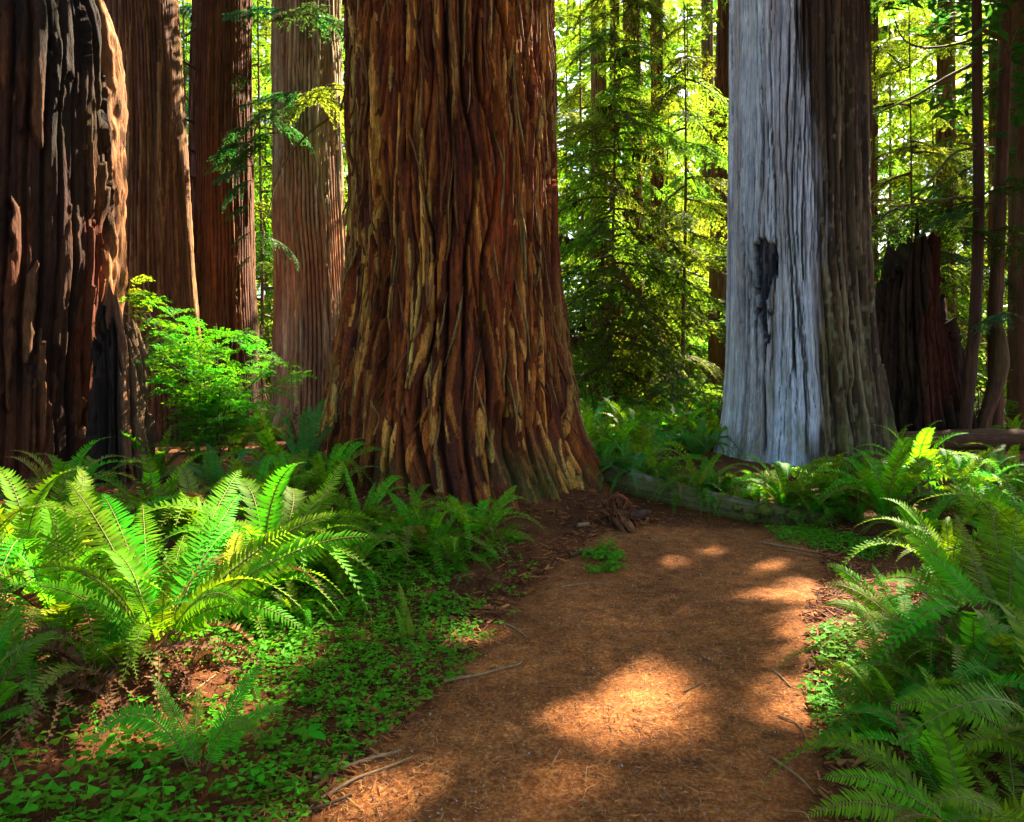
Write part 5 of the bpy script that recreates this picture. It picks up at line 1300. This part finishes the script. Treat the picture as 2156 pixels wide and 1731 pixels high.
P = spline([V3(x, y, 14.5) - np.array(tB.location) for x, y in ((2062, 960), (2070, 895), (2088, 840), (2104, 780), (2104, 720), (2098, 680))], 18)
add('bent_limb', stem_mesh('bent_limb', P, np.interp(np.linspace(0, 1, 18), [0, .3, .65, 1], [.17, .12, .17, .10]), 645, col=(.085, .042, .024), moss=.4), tB)
for pts, r0, Ys in (([(2115, 120), (2135, 70), (2156, 30), (2200, 0)], .05, (14.6, 14.2, 14, 13.8)), ([(2108, 80), (2060, 62), (2020, 75), (2000, 60)], .05, (14.4, 14.2, 14.1, 14.0)), ([(2098, 700), (2130, 690), (2170, 680)], .02, (14.6, 14.3, 14)), ([(2098, 680), (2060, 700), (2020, 705)], .015, (14.6, 14.2, 14))):
    bare_branch(tB, pts, r0, .008, Ys)
for vx, vy, a, L_ in ((2020, 480, 20, 1.3), (2070, 440, 170, 1.2), (2130, 660, 200, 1.0)):
    add('branch', BR['spray'][1], tB, V3(vx, vy, 13.8) - np.array(tB.location), (0, .15, R(a)), L_)

# sprays growing on the left redwoods
def sprout(t, vx, vy, Y, items, twig=None):
    b = np.array(t.location)
    for (x, y, az, ti, L_, k) in items: add('branch', BR['spray' if k < 5 else 'conifer_sunlit'][k % 5], t, V3(x, y, Y) - b, (0, ti, R(az)), L_)
sprout(FT[1][0], 0, 0, 15.6, [(528, 330, 195, .3, 1.0, 0), (528, 300, 175, .2, .9, 1), (530, 380, 200, .5, .8, 2), (528, 270, 160, 0, .7, 3), (525, 430, 190, .5, .6, 4), (526, 490, 200, .6, .5, 0), (530, 540, 200, .6, .4, 1), (520, 160, 150, .2, .5, 2), (530, 350, 210, .4, .9, 4), (515, 300, 190, .3, .8, 3)])
sprout(FT[2][0], 0, 0, 14.6, [(640, 195, 175, .1, 1.3, 0), (690, 180, 10, .1, 1.1, 6), (650, 205, 5, .2, 1.2, 7), (720, 190, 185, .15, 1.2, 8), (560, 250, 20, .25, 1.0, 1), (600, 230, 200, .3, 1.0, 2), (640, 30, 10, .2, 1.4, 3), (700, 15, 190, .2, 1.2, 4), (600, 20, 200, .2, 1.2, 0), (560, 300, 170, .4, .8, 1), (560, 500, 10, .4, .8, 2), (680, 40, 0, .3, 1.2, 2), (580, 280, 170, .3, 1.1, 3), (650, 220, 190, .3, .9, 4)])
bare_branch(FT[2][0], [(690, 250), (640, 290), (590, 360), (560, 470)], .03, .01, (14.8, 14.6, 14.5, 14.4))
for pts, Ys in (([(412, 60), (390, 75), (370, 70)], (16.5, 15.8, 15.4)), ([(412, 145), (385, 130), (368, 118)], (16.5, 15.8, 15.4)), ([(410, 260), (388, 250), (372, 250)], (16.5, 15.8, 15.4)), ([(408, 320), (395, 310), (380, 270)], (16.5, 15.8, 15.4)), ([(405, 375), (392, 365), (380, 362)], (16.5, 16, 15.6))):
    bare_branch(FT[1][0], pts, .035, .012, Ys)

# bushes low in the gap
def bush(label, vx, vy, Y, w_, h_, n, seed, me, group=None):
    g = np.random.default_rng(seed); b = on_ground((vx - CXV) / FV * Y, Y); t = thing('bush', label, 'bush', b, group)
    mb = MB()
    for k in range(7):
        a = g.uniform(0, 6.28); V, F = tube(spline([np.zeros(3), np.array([.2 * w_ * math.cos(a), .2 * w_ * math.sin(a), .5 * h_]), np.array([.45 * w_ * math.cos(a), .45 * w_ * math.sin(a), h_ * .9])], 6), np.linspace(.02, .005, 6), 4); mb.add(V, F)
    add('stems', mb.mesh('stems', M['twigwood']), t)
    for k in range(n):
        a = g.uniform(0, 6.28); rr = math.sqrt(g.random()) * .5; z = h_ * g.uniform(.15, 1) * (1 - .5 * rr)
        add('leafy_twig', me[g.integers(len(me))], t, (rr * w_ * math.cos(a), rr * w_ * math.sin(a), z), (g.normal(0, .3), g.normal(0, .3), a + g.normal(0, .5)), g.uniform(.45, .8) * min(1.2, w_ * .5 + .2))
    return t
HTd = [leafy_twig(20 + k, 30, .085, 'fern_teal') for k in range(3)]
bush('bluish green leafy bush left of the foot of the snag', 1430, 940, 16.0, 1.5, 1.5, 36, 700, HTd)
bush('dark green bush touching the left side of the snag', 1500, 930, 15.0, 1.2, 1.6, 30, 701, HTd)
bush('sunny yellow bush far behind the bluish bush', 1410, 900, 24.0, 2.4, 2.2, 40, 702, MAPLE)
bush('yellow leaved bush glowing behind the gap right of the pale redwood trunk', 575, 900, 21.0, 2.0, 2.4, 36, 703, MAPLE)
bush('sunlit bush behind the two thin trunks', 2130, 900, 19.0, 2.2, 2.2, 40, 704, MAPLE)
bush('green bush right of the jagged stump', 2060, 905, 17.0, 1.4, 1.4, 26, 705, HT)
bush('golden bush in the far gap beside the huge redwood', 1250, 890, 27.0, 2.6, 2.4, 40, 706, MAPLE)

# the far wood, one mass
g = np.random.default_rng(90)
NW = 78000
wx = g.uniform(-52, 62, NW); wy = g.uniform(46, 49.5, NW); wz = g.uniform(-.2, 1, NW) ** 1 * 28
wz = np.maximum(wz, 0)
dn = noise(wx * .35, wy * .35, wz * .18, 7) + .5 * noise(wx * 1.1, wy * 1.1, wz * .5, 8)
kp = (dn > -.45) & (g.uniform(0, 1, NW) > .3 * sstep(16, 28, wz)); wx, wy, wz = wx[kp], wy[kp], wz[kp]; n = len(wx)
P0 = np.stack([wx, wy, wz + gz(wx, wy)], -1); a = g.uniform(0, 6.28, n); sc = g.uniform(.3, .75, n)[:, None]
d1 = np.stack([np.cos(a), np.sin(a), g.normal(-.3, .3, n)], -1) * sc; d2 = np.cross(unit(d1), unit(g.normal(0, 1, (n, 3)) + [0, 0, 1.])) * sc * .45
Q = np.stack([P0 - d1, P0 - d2, P0 + d1, P0 + d2], 1).reshape(-1, 3)
tag(add('far_woods', make_mesh('far_woods', Q, np.arange(4 * n).reshape(-1, 4), [M['conifer_sunlit'], M['conifer']], False, g.integers(0, 2, n))), 'sunlit mass of far forest foliage behind all the trunks', 'foliage', None, 'stuff')

# ------------------------------------------------------------------ trees added out of view to shade the path, crowns carved for sun pools
def shade_tree(label, x, y, h, z0, rad, n, seed, key='conifer_dark'):
    g = np.random.default_rng(seed); b = on_ground(x, y); t = thing('shade_conifer', label, 'tree', b, 'trees added to shade the scene')
    s = np.linspace(0, 1, 24); P = np.stack([0 * s, 0 * s, -.2 + s * h], -1)
    add('trunk', stem_mesh('trunk', P, .35 * (1 - .85 * s) + .02, seed, 16), t)
    z = z0 + (h - z0) * g.uniform(0, 1, n) ** .9; a = g.uniform(0, 6.28, n); rr = rad * (1.05 - .7 * (z - z0) / (h - z0)) * np.sqrt(g.uniform(.02, 1, n))
    C0 = np.stack([rr * np.cos(a), rr * np.sin(a), z - .18 * rr], -1)
    C0 = C0[~in_sun_gap(C0 + b, .10)]
    m = 10; n = len(C0); k = np.repeat(np.arange(n), m)
    p = C0[k] + g.normal(0, 1, (n * m, 3)) * np.array([.26, .26, .12])
    p = p[~in_sun_gap(p + b, .0)]
    q = len(p); aa = g.uniform(0, 6.28, q); sc = g.uniform(.12, .27, q)[:, None]
    d1 = np.stack([np.cos(aa), np.sin(aa), g.normal(-.25, .25, q)], -1) * sc; d2 = np.cross(unit(d1), unit(g.normal(0, .5, (q, 3)) + [0, 0, 1.])) * sc * .4
    Q = np.stack([p - d1, p - d2, p + d1, p + d2], 1).reshape(-1, 3)
    add('crown', make_mesh('crown', Q, np.arange(4 * q).reshape(-1, 4), M[key], False), t)
TT = [(13.2, 15.0, 28, 11.0), (9.9, 11.4, 26, 9.8), (16.7, 18.4, 30, 11), (8.6, 9.4, 25, 9.5), (12.6, 12.4, 26, 8), (12.3, 16.6, 29, 12), (6.9, 6.2, 23, 9), (14.8, 14.2, 27, 7), (8.2, 20.0, 33, 14.5), (7.2, 16.8, 31, 13.5), (9.2, 19.0, 32, 14)]
tl = ['added shade conifer just outside the right frame edge', 'added shade conifer outside the right frame edge, nearer the ferns', 'added shade conifer well right of the frame', 'added shade conifer right of the ferns outside the frame', 'added shade conifer far right of the ferns', 'added shade conifer deep in the back right outside the frame', 'added shade conifer right of the path outside the frame', 'added shade conifer at the far right, third row', 'added shade conifer hidden behind the snag, farther one', 'added shade conifer hidden close behind the snag', 'added shade conifer hidden behind the bark side of the snag']
for k, (x, y, h, z0) in enumerate(TT): shade_tree(tl[k], x, y, h, z0, 4.0, 1900 if k in (0, 1, 2, 5) else 1400, 720 + k)

# redwood crowns high above the frame, and trees added behind the viewer to dim skylight
def crown(t, x, z0, h, rad, n, seed, key='conifer_dark'):
    g = np.random.default_rng(seed); b = np.array(t.location)
    z = z0 + (h - z0) * g.uniform(0, 1, n); a = g.uniform(0, 6.28, n); rr = rad * (1.05 - .6 * (z - z0) / (h - z0)) * np.sqrt(g.uniform(.03, 1, n))
    C0 = np.stack([rr * np.cos(a), rr * np.sin(a), z - .2 * rr], -1); C0 = C0[~in_sun_gap(C0 + b, .1)]
    m = 14; k = np.repeat(np.arange(len(C0)), m); p = C0[k] + g.normal(0, 1, (len(k), 3)) * np.array([.35, .35, .15]); p = p[~in_sun_gap(p + b)]
    q = len(p); aa = g.uniform(0, 6.28, q); sc = g.uniform(.12, .26, q)[:, None]
    d1 = np.stack([np.cos(aa), np.sin(aa), g.normal(-.25, .25, q)], -1) * sc; d2 = np.cross(unit(d1), unit(g.normal(0, .5, (q, 3)) + [0, 0, 1.])) * sc * .4
    Q = np.stack([p - d1, p - d2, p + d1, p + d2], 1).reshape(-1, 3)
    add('crown', make_mesh('crown', Q, np.arange(4 * q).reshape(-1, 4), M[key], False), t)
crown(main_tree, 0, 11, 32, 5.0, 900, 801)
for k, (t, _, Y) in enumerate(FT): crown(t, 0, 13, 31, 4.5, 600, 810 + k)
for k, (x, y) in enumerate([(-5.5, -3.0), (4.5, -4.5), (-1.0, -8.0), (-9.5, 3.5)]):
    shade_tree(['added shade conifer behind the viewer on the left', 'added shade conifer behind the viewer on the right', 'added shade conifer straight behind the viewer', 'added shade conifer left of the frame beside the left ferns'][k], x, y, 26, 5, 4.0, 700, 830 + k)
